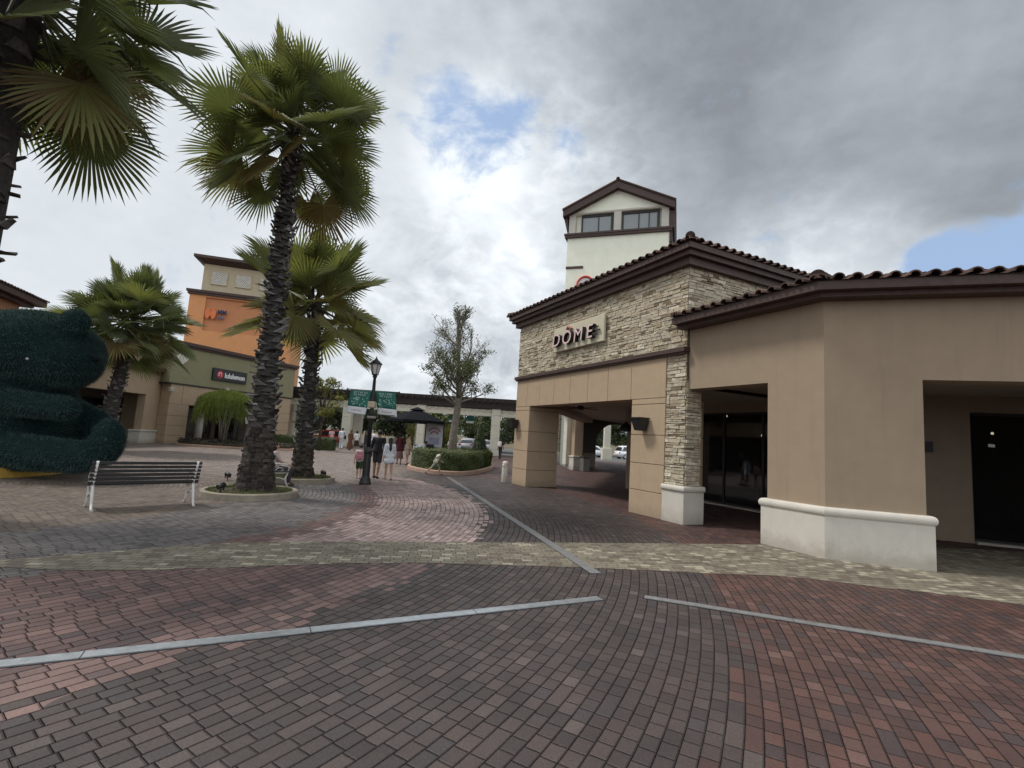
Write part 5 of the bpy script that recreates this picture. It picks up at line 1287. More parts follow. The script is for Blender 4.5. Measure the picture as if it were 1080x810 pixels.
# hedge bed with curved kerb
KB = [(-4.85, 25.6), (-4.75, 24.0), (-4.2, 22.7), (-3.5, 21.8), (-2.8, 21.45), (-2.2, 21.5), (-1.75, 22.0), (-1.3, 23.3), (-.95, 25.4), (-.75, 27.6), (-.9, 29.5), (-1.8, 30.6), (-3.2, 30.4), (-4.3, 28.8)]
def closed_smooth(pts, n=6):
    out = []; N = len(pts)
    for i in range(N):
        p0, p1, p2, p3 = [Vector(pts[(i + k) % N]) for k in (-1, 0, 1, 2)]
        for k in range(n):
            s = k / n; out.append(.5 * ((2 * p1) + (p2 - p0) * s + (2 * p0 - 5 * p1 + 4 * p2 - p3) * s * s + (3 * p1 - p0 - 3 * p2 + p3) * s ** 3))
    return out
def hedge_bed():
    path = closed_smooth(KB); ctr = Vector((-2.7, 26.0))
    root = thing('hedge_planter', 'kerbed bed with pinkish curved kerb below the clipped hedge', 'planter', (ctr.x, ctr.y, 0))
    loc = [(p.x - ctr.x, p.y - ctr.y) for p in path]
    ar = sum(loc[i][0] * loc[(i + 1) % len(loc)][1] - loc[(i + 1) % len(loc)][0] * loc[i][1] for i in range(len(loc)))
    mb = MB(); mb.sweep([(-.16, 0), (0, 0), (.0, .13), (-.02, .16), (-.14, .16), (-.16, .14)], loc, side=1 if ar > 0 else -1, closed=True); mb.build('kerb', MT['pinkkerb'], root)
    mb = MB(); mb.prism([(x * .97, y * .97) for x, y in loc], .02, .11); mb.build('soil', MT['soil'], root)
    hd = thing('hedge', 'clipped dark green hedge filling the curved kerbed bed under the bare tree', 'hedge', (ctr.x, ctr.y, .1))
    rng = random.Random(4)
    s_ = []
    for i, (x, y) in enumerate(loc):
        p = Vector((x, y)); q = p * (1 - .30 / p.length); s_.append(q)
    m_ = MB(); m_.prism([(q.x * .93, q.y * .93) for q in s_], 0, .72); m_.build('inner_mass', M('hedge_core', (.016, .024, .009), .95), hd)
    lf = Leaf(); N = len(s_)
    for i in range(15000):
        k = rng.randrange(N); a = s_[k].lerp(s_[(k + 1) % N], rng.random())
        if a.y > 3 and rng.random() < .6: continue
        nrm = a.normalized(); z = rng.uniform(0, .84); bul = .05 * math.sin(k * .9) + .05 * math.sin(z * 7 + k * .5)
        if rng.random() < .42:
            f = math.sqrt(rng.random()); p = Vector((a.x * f, a.y * f, .80 + .06 * math.sin(a.x * 3 * f) * math.cos(a.y * 4 * f) + rng.uniform(-.06, .07))); nn = Vector((nrm.x * .3, nrm.y * .3, 1)); tone = .55
        else:
            rd = 1 if z < .72 else 1 - (z - .72) * .6
            p = Vector((a.x * rd + nrm.x * (bul + rng.uniform(-.12, .06)), a.y * rd + nrm.y * (bul + rng.uniform(-.12, .06)), z)); nn = Vector((nrm.x, nrm.y, rng.uniform(-.2, .9))); tone = .40
        tone += .12 * math.sin(k * .7) * math.cos(z * 5)
        leafcard(lf, p, nn + Vector((rng.uniform(-.5, .5), rng.uniform(-.5, .5), 0)), rng.uniform(.030, .058), min(1, max(0, rng.gauss(tone, .2))), rng)
    lf.build('foliage', LEAFMID, hd)
    # conical shrub
    c = thing('conical_shrub', 'dark cone shaped shrub standing in the hedge near the white pergola column', 'shrub', (-1.55, 27.2, .1)); lf = Leaf()
    for i in range(4200):
        z = rng.uniform(.2, 2.25); r = .62 * (1 - z / 2.3) ** .8 * rng.uniform(.7, 1.08); a = rng.uniform(0, 6.283); d = Vector((math.cos(a), math.sin(a), .4))
        leafcard(lf, (d.x * r, d.y * r, z), d + Vector((rng.uniform(-.5, .5), rng.uniform(-.5, .5), rng.uniform(-.3, .5))), rng.uniform(.03, .055), min(1, max(0, rng.gauss(.35, .2))), rng)
    mb = MB(); mb.tube([(0, 0, -.05), (0, 0, 2.1)], [.06, .015], 7); mb.lathe([(.5, .25), (.42, .9), (.2, 1.6), (0, 2.1)], 12); mb.build('trunk', M('shrub_core', (.014, .02, .009), .95), c); lf.build('crown', LEAFDK, c)
hedge_bed()

def weeping_tree():
    rng = random.Random(14); root = thing('weeping_tree', 'small weeping tree with drooping light green strands before the olive shop', 'tree', (-18.85, 33.0, 0))
    mb = MB()
    for k in range(6):
        a = k * 1.05; mb.tube([(.12 * math.cos(a), .12 * math.sin(a), 0), (.2 * math.cos(a + .4), .2 * math.sin(a + .4), 1.2), (.5 * math.cos(a), .5 * math.sin(a), 2.5)], [.10, .075, .04], 6, rng.random())
    mb.build('trunk', BARK, root); lf = Leaf()
    for i in range(2600):
        a = rng.uniform(0, 6.283); r = 1.62 * math.sqrt(rng.random()); z = 3.55 - .55 * (r / 1.6) ** 2 + rng.uniform(-.12, .18); L = rng.uniform(.5, 1.7) * (.55 + .5 * r / 1.6)
        o = Vector((math.cos(a), math.sin(a), 0)); p = o * r + Vector((0, 0, z)); tn = rng.gauss(.5, .18) - (0 if r > .8 else .15)
        for k in range(7):
            q = p + o * (.30 * (k / 7) ** .7) + Vector((rng.uniform(-.03, .03), rng.uniform(-.03, .03), -L * (k / 7) ** 1.3 + .12 * (k < 2)))
            t_ = Vector((-o.y, o.x, 0)) if rng.random() < .6 else o
            q2 = q + Vector((rng.uniform(-.07, .07), rng.uniform(-.07, .07), -L / 6)); w = t_ * .016
            lf.add([q - w, q + w, q2], [(0, 1, 2)], min(1, max(0, tn + rng.uniform(-.15, .15))))
    lf.build('crown', MF('weeping_leaf', [(0, (.05, .075, .016)), (.5, (.12, .155, .03)), (1, (.21, .235, .06))], .35), root)
    bd = thing('shrub_bed', 'low dark ground cover bed with kerb at the foot of the weeping tree', 'planter', (-18.9, 33.0, 0))
    pts = closed_smooth([(-2.2, -1.2), (0, -1.9), (3.4, -1.4), (4.6, .4), (3.5, 1.9), (0, 1.6), (-1.9, .8)], 5); ar = 1
    mb = MB(); mb.sweep([(-.14, 0), (0, 0), (0, .12), (-.02, .14), (-.14, .14)], [(p.x, p.y) for p in pts], side=1, closed=True); mb.build('kerb', MT['pinkkerb'], bd)
    mb = MB(); mb.prism([(p.x * .95, p.y * .95) for p in pts], .02, .30); mb.build('soil', MT['soil'], bd)
    lf = Leaf()
    for i in range(5000):
        k = rng.randrange(len(pts)); f = math.sqrt(rng.random()) * .96; p = pts[k] * f; leafcard(lf, (p.x + rng.uniform(-.2, .2), p.y + rng.uniform(-.2, .2), rng.uniform(.2, .48)), (rng.uniform(-1, 1), rng.uniform(-1, 1), 1), rng.uniform(.04, .08), min(1, max(0, rng.gauss(.3, .2))), rng)
    lf.build('foliage', MF('purple_leaf', [(0, (.022, .018, .014)), (.6, (.05, .045, .026)), (1, (.09, .09, .04))], .2), bd)
weeping_tree()
rngh = random.Random(21)
h2 = thing('hedge', 'low green hedge between the two palm trunks in the distance', 'hedge', (-15.6, 37.5, 0)); lf = Leaf()
for i in range(5000):
    x, y, z = rngh.uniform(-2.4, 2.6), rngh.uniform(-.6, .6), rngh.uniform(.0, .95); leafcard(lf, (x, y if rngh.random() < .3 else -.6 + rngh.uniform(-.08, .12), z), (0, -1, .6), rngh.uniform(.05, .09), min(1, max(0, rngh.gauss(.5, .2))), rngh)
mb = MB(); mb.box((-2.3, -.5, 0), (2.5, .6, .85)); mb.build('inner_mass', M('hedge_core2', (.018, .026, .009), .95), h2); lf.build('foliage', LEAFMID, h2)

# ------------------------------------------------------------------ pergola
def pergola():
    root = thing('pergola', 'long pergola of ivory columns carrying dark timber beams and rafters across the square', 'pergola', (-8.3, 46, 0), -.004)
    o = -8.3
    for k, x in enumerate((-28.5, -21.7, -14.97, -8.19, -1.28, 5.6)):
        mb = MB(); z = 0
        for a, b in ((.0, .62), (.63, 1.6), (1.61, 2.75), (2.76, 3.7), (3.71, 4.3)): mb.bbox((x - o - (.45 if b < .7 else .40), -.42, a), (x - o + (.45 if b < .7 else .40), .42, b - .0), .02)
        c = mb.build('column', MT['perg'], root)
        mb = MB(); mb.bbox((x - o - .36, 2.9, 0), (x - o + .36, 3.6, 4.3), .02); mb.build('column', MT['perg'], root)
    mb = MB(); mb.box((-21, -.25, 3.62), (14.2, .25, 4.22)); mb.build('lintel', MT['perg'], root)
    x = -20.9
    while x < 14: mb = MB(); mb.box((x, -.40, 4.02), (x + .16, -.251, 4.21)); x += .62; mb.build('dentil', MT['perg'], root)
    for y in (-.42, 3.2):
        mb = MB(); mb.box((-21.2, y - .1, 4.31), (14.4, y + .14, 4.86)); mb.build('beam', MT['dkwood'], root)
    x = -21
    while x < 14.2: mb = MB(); mb.obox((x, 1.5, 5.0), (.06, 0, 0), (0, 2.7, 0), (0, 0, .135)); x += .55; mb.build('rafter', MT['dkwood'], root)
    y = -1.0
    while y < 4.2: mb = MB(); mb.box((-21.2, y, 5.14), (14.4, y + .07, 5.22)); y += .4; mb.build('batten', MT['dkwood'], root)
pergola()
rv = random.Random(31); vn = thing('climbing_plant', 'yellow leaved climber spilling over the pergola beam beside the shorter palm', 'plant', (-16.8, 45.4, 4.5)); lf = Leaf(); mb = MB()
for i in range(900):
    x = rv.gauss(0, 1.0); leafcard(lf, (x, rv.uniform(-.4, .3), .5 + rv.gauss(0, .25) - .15 * abs(x)), (rv.uniform(-1, 1), -1, .6), rv.uniform(.06, .11), rv.random(), rv)
for k in range(8): x = rv.uniform(-1.5, 1.5); mb.tube([(x, 0, -.4), (x + .2, -.05, .2), (x + rv.uniform(-.6, .6), .1, .7)], .025, 5)
mb.build('stem', BARKDK, vn); lf.build('foliage', LEAFYEL, vn)

# ------------------------------------------------------------------ parasol stall, poster
def stall():
    r = thing('parasol', 'large black square parasol open over the crowd beside the hedge', 'umbrella', (-5.05, 27.0, 0), .15)
    mb = MB(); mb.tube([(0, 0, .05), (0, 0, 2.98)], .03, 10); mb.build('pole', M('pale_pole', (.5, .48, .44), .5), r)
    mb = MB(); mb.lathe([(.35, 0), (.35, .06), (.08, .09), (.05, .3)], 16); mb.build('base', MT['black'], r)
    mb = MB(); n = 8; ro = 1.62; vs = [(0, 0, 3.0)]
    for k in range(n):
        a = PI / 8 + k * PI / 4; vs.append((ro * .52 * math.cos(a), ro * .52 * math.sin(a), 2.70))
    for k in range(n):
        a = PI / 8 + k * PI / 4; vs.append((ro * math.cos(a), ro * math.sin(a), 2.36))
    for k in range(n):
        a = PI / 8 + k * PI / 4; vs.append((ro * math.cos(a), ro * math.sin(a), 2.22))
    fs = [(0, 1 + k, 1 + (k + 1) % n) for k in range(n)] + [(1 + k, 9 + k, 9 + (k + 1) % n, 1 + (k + 1) % n) for k in range(n)] + [(9 + k, 17 + k, 17 + (k + 1) % n, 9 + (k + 1) % n) for k in range(n)]
    c_ = Leaf(); c_.add(vs, fs); cn = c_.build('canopy', MT['canvas'], r); so = cn.modifiers.new('t', 'SOLIDIFY'); so.thickness = .012
    c_ = Leaf(); vs = [(0, 0, 3.10)] + [(.45 * math.cos(PI / 8 + k * PI / 4), .45 * math.sin(PI / 8 + k * PI / 4), 2.93) for k in range(n)]; c_.add(vs, [(0, 1 + k, 1 + (k + 1) % n) for k in range(n)]); v_ = c_.build('vent', MT['canvas'], cn); so = v_.modifiers.new('t', 'SOLIDIFY'); so.thickness = .012
    mb = MB()
    for k in range(n):
        a = PI / 8 + k * PI / 4; mb.tube([(0, 0, 2.9), (ro * .97 * math.cos(a), ro * .97 * math.sin(a), 2.33)], .012, 5); mb.tube([(.03 * math.cos(a), .03 * math.sin(a), 2.2), (ro * .5 * math.cos(a), ro * .5 * math.sin(a), 2.66)], .009, 4)
    mb.build('ribs', M('rib_grey', (.2, .2, .2), .5), r)
    p = thing('poster_stand', 'white poster with red arched lettering on a black frame under the parasol', 'sign', (-4.12, 27.6, 0), .05)
    mb = MB(); mb.bbox((-.47, -.02, .95), (.47, .02, 2.42), .01); mb.build('poster', M('poster_white', (.66, .66, .70), .6), p)
    f = MB(); f.box((-.53, -.03, .55), (-.471, .03, 2.47)); f.box((.471, -.03, .55), (.53, .03, 2.47)); f.box((-.47, -.03, 2.421), (.47, .03, 2.47)); f.box((-.53, -.25, 0), (-.49, .25, .05)); f.box((.49, -.25, 0), (.53, .25, .05)); f.box((-.53, -.03, .05), (-.49, .03, .55)); f.box((.49, -.03, .05), (.53, .03, .55)); f.build('frame', MT['black'], p)
    prd = M('poster_red', (.45, .06, .09), .6)
    for rr, z0, n_ in ((.30, 1.78, 9), (.20, 1.66, 7)):
        for k in range(n_):
            a = PI * (.1 + .8 * k / (n_ - 1)); q = Vector((rr * math.cos(a), -.028, z0 + rr * .8 * math.sin(a))); t_ = Vector((-math.sin(a), 0, math.cos(a))); mb = MB(); mb.obox(q, t_ * .03, (0, .004, 0), Vector((math.cos(a), 0, math.sin(a))) * .038); mb.build('letter', prd, p)
    mb = MB(); mb.box((-.28, -.026, 1.12), (.28, -.0205, 1.5)); mb.build('picture', M('poster_violet', (.42, .40, .55), .6), p)
    t = thing('service_table', 'white folding table with black boxes beside the poster', 'table', (-4.4, 26.6, 0), .05)
    mb = MB(); mb.bbox((-.7, -.35, .71), (.7, .35, .75), .01); mb.build('tabletop', MT['white'], t)
    for sx in (-.62, .62):
        for sy in (-.28, .28): l_ = MB(); l_.tube([(sx, sy, 0), (sx, sy, .71)], .018, 8); l_.build('leg', MT['black'], t)
    for x_, h_, lb in ((-.35, .28, 'black box at the left end of the service table'), (.25, .36, 'taller black box at the right end of the service table')):
        bx_ = thing('storage_box', lb, 'box', (-4.4 + x_, 26.6, .752), .05); q = MB(); q.bbox((-.2, -.18, 0), (.2, .18, h_), .015); q.build('box_body', MT['black'], bx_); q = MB(); q.bbox((-.21, -.19, h_ + .001), (.21, .19, h_ + .03), .008); q.build('lid', M('grey_lid', (.12, .12, .12), .5), bx_)
stall()

# ------------------------------------------------------------------ cars
CARGL = M('car_glass', (.02, .024, .028), .06, .05, 3, spec=.8); TYRE = M('tyre_rubber', (.014, .014, .014), .85); RIM = M('alloy_rim', (.45, .46, .47), .3, metal=.8)
LAMPW = M('headlamp_glass', (.55, .56, .58), .12); LAMPR = M('tail_lamp_red', (.30, .012, .012), .2)
def make_car(label, loc, rz, paint, suv=False, group=None):
    r = thing('parked_car', label, 'car', loc, rz, group)
    L, Wd, H = 4.3, 1.74, (1.66 if suv else 1.46)
    zb, zs = .22, (.98 if suv else .88)
    prof = [(-2.15, .38), (-2.12, .72), (-2.0, zs - .02), (-1.55, zs), (-.95, zs + .02), (1.35, zs + .04), (2.02, zs - .02), (2.13, .70), (2.12, .36), (1.9, .24), (-1.95, .24)]
    rear = -1.95 if suv else -1.55
    cab = [(rear, zs - .03), (rear + .28, H - .14), (rear + .65, H), (.35, H), (.75, H - .06), (1.35, zs + .0)]
    def shell(pr, hw, taper=0.0, top=None):
        bm = bmesh.new(); n = len(pr); A = []; Bv = []
        zmin = min(p[1] for p in pr); zmax = max(p[1] for p in pr)
        for s_, lst in ((-1, A), (1, Bv)):
            for x, z in pr: lst.append(bm.verts.new((x, s_ * hw * (1 - taper * (z - zmin) / (zmax - zmin)), z)))
        bm.faces.new(A); bm.faces.new(Bv[::-1])
        for i in range(n): bm.faces.new((A[i], Bv[i], Bv[(i + 1) % n], A[(i + 1) % n]))
        bmesh.ops.recalc_face_normals(bm, faces=bm.faces)
        bmesh.ops.bevel(bm, geom=bm.edges[:], offset=.045, segments=2, affect='EDGES', clamp_overlap=True)
        return bm
    mb = MB(); mb.frombm(shell(prof, Wd / 2, .04), .5, 0, True); mb.frombm(shell(cab, Wd / 2 - .05, .24), .5, 0, True); mb.build('body', paint, r)
    def win(pts, s_):
        w = MB(); zmin, zmax = zs - .03, H; vs = []
        for x, z in pts: vs.append((x, s_ * ((Wd / 2 - .05) * (1 - .24 * (z - zmin) / (zmax - zmin)) + .006), z))
        vs2 = [(a, b - s_ * .02, c) for a, b, c in vs]; n = len(pts)
        w.add(vs + vs2, [list(range(n)), list(range(2 * n - 1, n - 1, -1))] + [(i, (i + 1) % n, n + (i + 1) % n, n + i) for i in range(n)]); w.build('window', CARGL, r)
    for s_ in (-1, 1):
        win([(rear + .25, zs + .07), (rear + .42, H - .16), (-.45, H - .12), (-.42, zs + .07)], s_); win([(-.34, zs + .07), (-.36, H - .12), (.36, H - .12), (.98, zs + .07)], s_)
    def scr(x0, z0, x1, z1, off):
        w = MB(); y0 = (Wd / 2 - .16); y1 = (Wd / 2 - .05) * .8 - .06; d = Vector((x1 - x0, 0, z1 - z0)); n = Vector((-d.z, 0, d.x)).normalized() * off
        a = [Vector((x0, -y0, z0)), Vector((x0, y0, z0)), Vector((x1, y1, z1)), Vector((x1, -y1, z1))]; w.add([p + n for p in a] + [p - n for p in a], [(0, 1, 2, 3), (7, 6, 5, 4), (0, 4, 5, 1), (1, 5, 6, 2), (2, 6, 7, 3), (3, 7, 4, 0)]); w.build('windscreen', CARGL, r)
    scr(1.30, zs + .06, .80, H - .10, .012); scr(rear + .03, zs + .05, rear + .26, H - .20, .012)
    for x in (-1.32, 1.32):
        for s_ in (-1, 1):
            w = MB(); w.lathe([(.20, -.10), (.30, -.105), (.325, -.07), (.325, .07), (.30, .105), (.20, .10)], 24, smooth=True)
            w.v = [(p[0] + x, p[2] + s_ * (Wd / 2 - .10), p[1] + .325) for p in w.v]; wo = w.build('wheel', TYRE, r)
            q = MB(); q.lathe([(0, -.09), (.205, -.09), (.205, .09), (0, .095)], 20); q.v = [(p[0] + x, p[2] + s_ * (Wd / 2 - .085), p[1] + .325) for p in q.v]; q.build('rim', RIM, wo)
    for s_ in (-1, 1):
        q = MB(); q.ell((2.06, s_ * .62, .70), (.10, .2, .085), 12, 8); q.build('headlight', LAMPW, r); q = MB(); q.ell((-2.06, s_ * .66, .76), (.09, .16, .11), 12, 8); q.build('tail_light', LAMPR, r)
        q = MB(); q.ell((.88, s_ * (Wd / 2 + .06), zs + .12), (.07, .10, .065), 10, 8); q.build('mirror', paint, r)
    q = MB(); q.box((2.10, -.5, .40), (2.15, .5, .56)); q.build('grille', MT['black'], r); q = MB(); q.box((-2.16, -.26, .52), (-2.125, .26, .63)); q.build('number_plate', MT['white'], r)
    return r
RED = M('red_car_paint', (.42, .02, .022), .25, .04, spec=.6); WHP = M('white_car_paint', (.70, .71, .72), .25, .03, spec=.6); SIL = M('silver_car_paint', (.36, .37, .39), .3, .03, spec=.6); DKP = M('dark_car_paint', (.05, .055, .065), .25, .03, spec=.6)
make_car('red hatchback parked beyond the pergola beside the shorter palm', (-17.6, 50.8, 0), .25, RED)
wc = make_car('white car parked behind the poster stand, seen past the bare tree', (-6.6, 54, 0), 2.0, WHP, False, 'white cars in the car park')
sv = make_car('silver car parked in the far bays left of the conical shrub', (-4.4, 56.5, 0), 1.45, SIL)
dup(wc, (10.6, 63.5, 0), .2, 'white car seen through the dark arch left of the white column')
wsv = make_car('white tall car seen through the dark arch right of the white column', (15.6, 63, 0), .3, WHP, True, 'white cars in the car park')
dup(wc, (-24.6, 47.5, 0), 1.1, 'white car parked past the olive shop behind the weeping tree')
dup(sv, (-2.0, 57, 0), 1.5, 'silver car parked in the far bays right of the conical shrub')

# ------------------------------------------------------------------ arcade seen through the cafe passage
def arcade():
    root = thing('arcade_building', 'far arcade with white plinths, tan pillar and dark arched wall beyond the passage', 'building', W(17.4, 25.9), RZ)
    def P(v, u): return (v - 17.4, u - 25.9)
    def pil(v, u, wv, wu, mat, name, pl=True, h=3.3):
        x, y = P(v, u); mb = MB(); mb.bbox((x - wv / 2, y - wu / 2, 0), (x + wv / 2, y + wu / 2, h), .015); c = mb.build(name, mat, root)
        if pl:
            mb = MB(); mb.bbox((x - wv / 2 - .09, y - wu / 2 - .09, 0), (x + wv / 2 + .09, y + wu / 2 + .09, .78), .015); mb.bbox((x - wv / 2 - .13, y - wu / 2 - .13, .782), (x + wv / 2 + .13, y + wu / 2 + .13, .88), .02); mb.build('plinth', MT['white'], root)
    pil(17.62, 26.15, .62, .62, MT['tan'], 'pillar'); 
    x, y = P(17.2, 26.55); mb = MB(); mb.bbox((x - .16, y - .2, .3), (x + .16, y + .2, 3.4), .01); mb.build('white_pilaster', MT['perg'], root)
    # stone pillar further along with blue-grey glazing between
    x, y = P(20.3, 32.3); mb = MB(); ledge(mb, (x - .45, y - .45, 0), (0, 1, 0), (-1, 0, 0), .9, .85, 4.2, 51); ledge(mb, (x - .45, y - .45, 0), (1, 0, 0), (0, -1, 0), .9, .85, 4.2, 52); sp_ = mb.build('stone_pillar', MT['stone'], root)
    mb = MB(); mb.box((x - .44, y - .44, .5), (x + .44, y + .44, 4.2)); mb.build('pillar_core', MT['mortar'], sp_)
    mb = MB(); mb.bbox((x - .55, y - .55, 0), (x + .55, y + .55, .86), .02); mb.build('plinth', MT['white'], root)
    a = Vector((*P(17.45, 26.9), 0)); b = Vector((*P(20.1, 31.9), 0)); d = (b - a).normalized(); n = Vector((-d.y, d.x, 0))
    mb = MB(); mb.obox((a + b) / 2 + Vector((0, 0, 2.0)), d * ((b - a).length / 2), n * .02, (0, 0, 1.9)); w = mb.build('glazing', M('blue_grey_glass', (.22, .30, .34), .12, .1, 2, spec=.7), root)
    mb = MB()
    for k in range(6): q = a.lerp(b, k / 5); mb.obox(q + Vector((0, 0, 2.0)), d * .06, n * .07, (0, 0, 1.95))
    mb.build('mullion', MT['perg'], w)
    dk = M('shaded_arcade_plaster', (.075, .062, .052), .9)  # interior shade put into the dark base colour of arch wall and ceiling
    # arched wall (local frame turned to face the passage)
    A = thing('arched_wall', 'dark wall with a round arch at the end of the passage', 'wall', (7.3, 36.0, 0), 0)
    mb = MB(); cx_, cz, R_ = .52, 1.72, 1.5; th = .55; n = 20
    pts = [(cx_ + R_ * math.cos(PI * k / n), cz + R_ * math.sin(PI * k / n)) for k in range(n + 1)]
    for (y_, rev) in ((0, False), (th, True)):
        vs = [(p[0], y_, p[1]) for p in pts] + [(p[0], y_, 4.3) for p in pts]
        mb.add(vs, [(k, k + 1, n + 2 + k, n + 1 + k) for k in range(n)])
    mb.add([(p[0], 0, p[1]) for p in pts] + [(p[0], th, p[1]) for p in pts], [(k, k + 1, n + 2 + k, n + 1 + k) for k in range(n)])
    for x0, x1 in ((-2.45, cx_ - R_), (cx_ + R_, 4.2)): mb.box((x0, 0, 0), (x1, th, 4.3))
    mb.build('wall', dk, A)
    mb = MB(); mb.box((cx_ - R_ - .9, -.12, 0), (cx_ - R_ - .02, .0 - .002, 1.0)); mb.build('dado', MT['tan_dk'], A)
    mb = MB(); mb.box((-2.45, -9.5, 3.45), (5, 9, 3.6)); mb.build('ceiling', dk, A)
    c = thing('white_column', 'white column with plinth standing beyond the dark arch', 'column', (10.55, 53.5, 0)); mb = MB(); mb.bbox((-.33, -.33, 0), (.33, .33, 4.4), .02); mb.build('shaft', MT['perg'], c); mb = MB(); mb.bbox((-.5, -.5, 0), (.5, .5, 1.3), .02); mb.build('plinth', MT['perg'], c)
    bn = thing('litter_bin', 'square grey litter bin beside the far tan pillar', 'bin', (4.72, 30.5, 0), .4); mb = MB(); mb.bbox((-.22, -.22, 0), (.22, .22, .78), .02); mb.build('bin_body', M('bin_grey', (.14, .125, .115), .6), bn); mb = MB(); mb.bbox((-.24, -.24, .782), (.24, .24, .90), .03); mb.build('lid', MT['black'], bn)
arcade()
# banners hanging under the pergola far off
def far_banner(x, y, z0, z1, w, label, mats):
    r = thing('hanging_banner', label, 'banner', (x, y, z0), 0, 'green banners hung under the pergola')
    m_ = MB(); m_.bbox((-w / 2, -.01, (z1 - z0) * .3), (w / 2, .01, z1 - z0), .004); m_.build('green_field', GREEN, r); m_ = MB(); m_.bbox((-w / 2, -.011, 0), (w / 2, .011, (z1 - z0) * .298), .004); m_.build('white_foot', BWH, r)
    m_ = MB(); m_.tube([(-w / 2 - .05, 0, z1 - z0 + .02), (w / 2 + .05, 0, z1 - z0 + .02)], .015, 6); m_.tube([(0, 0, z1 - z0 + .02), (0, 0, 4.3 - z0 if y > 45 else z1 - z0 + .3)], .01, 5); m_.build('hanger', MT['black'], r)
far_banner(-18.1, 46.0, 2.1, 3.55, .95, 'green banner under the pergola just left of the shorter palm trunk', 0)
far_banner(-5.35, 47.0, 2.9, 3.6, .8, 'green banner under the pergola left of the bare tree trunk', 0)
far_banner(-3.75, 47.0, 2.9, 3.6, .7, 'green banner under the pergola right of the bare tree trunk', 0)

# ------------------------------------------------------------------ trees beyond
T_ = 'trees beyond the pergola'
t1 = crown_tree('broadleaf_tree', 'dark round tree beyond the pergola behind the lamp banners', (-12.6, 57, 0), 5.6, 2.9, 2.4, 5200, .15, LEAFDK, 51, T_, base=.12)
t2 = crown_tree('broadleaf_tree', 'mid green tree beyond the pergola above the parasol', (-8.2, 63, 0), 5.9, 3.0, 2.5, 5200, .16, LEAFMID, 52, T_, base=.15)
t3 = crown_tree('bright_shrub', 'bright yellow green bush under the pergola behind the black parasol', (-7.6, 49.5, 0), 3.0, 2.4, 1.5, 4200, .12, LEAFYEL, 53, None, base=.0)
spots = [(t1, -20.3, 55, .9, 'dark tree beyond the pergola directly behind the red car'), (t1, -17.2, 60, 1.05, 'dark tree in the gap between the palm trunk and first column'), (t2, -24, 58, 1.0, 'green tree beyond the olive shop between the palm trunks'), (t1, -4.6, 61, 1.0, 'dark tree beyond the pergola behind the bare tree'),
         (t1, -1.2, 58, .95, 'dark tree beyond the pergola behind the cone shrub'), (t2, 1.6, 66, 1.15, 'green tree whose top shows above the pergola next to the cafe'), (t1, 4.6, 60, 1.0, 'dark tree behind the far tan cafe column'), (t2, 9.0, 70, 1.0, 'green tree seen through the cafe passage left of the arch'),
         (t1, 13.2, 72, 1.1, 'dark tree seen through the arch behind the white column'), (t1, -29, 62, 1.1, 'dark tree at the far end of the olive shop'), (t2, -14.5, 70, 1.15, 'green tree top peeping over the pergola left of the lamp'), (t1, 19, 70, 1.1, 'dark tree seen through the arch at its right')]
for src, x, y, s_, lb in spots: dup(src, (x, y, 0), x * 1.7, lb, T_, s_)
yt = crown_tree('autumn_tree', 'thin yellowish tree between the two palm trunks before the orange block', (-13.6, 36.0, 0), 5.4, 1.3, 1.6, 1500, .09, LEAFYEL, 57, None, trunk_r=.13, clumps=16, base=.45)
def fence_far():
    r = thing('boundary_wall', 'pale low boundary wall far beyond the car park', 'wall', (0, 84, 0)); mb = MB(); mb.box((-120, 0, 0), (160, .3, 1.6)); mb.build('wall', MT['beige'], r); mb = MB(); mb.box((-120, -.05, 1.602), (160, .35, 1.7)); mb.build('coping', MT['perg'], r)
fence_far()
rw = random.Random(77); lf = Leaf()
for i in range(14000):
    x = rw.uniform(-95, 110); y = rw.uniform(86, 96); hz = 4.2 + 1.6 * math.sin(x * .21) * math.sin(x * .083 + 1) + 1.0 * math.sin(x * .77)
    leafcard(lf, (x, y, rw.uniform(0, 1) ** .7 * hz), (rw.uniform(-1, 1), -1, rw.uniform(0, 1)), rw.uniform(.22, .5), min(1, max(0, rw.gauss(.42, .2))), rw)
tag(lf.build('tree_belt', LEAFDK), 'dark belt of trees along the far side of the car park', 'trees', None, 'stuff')

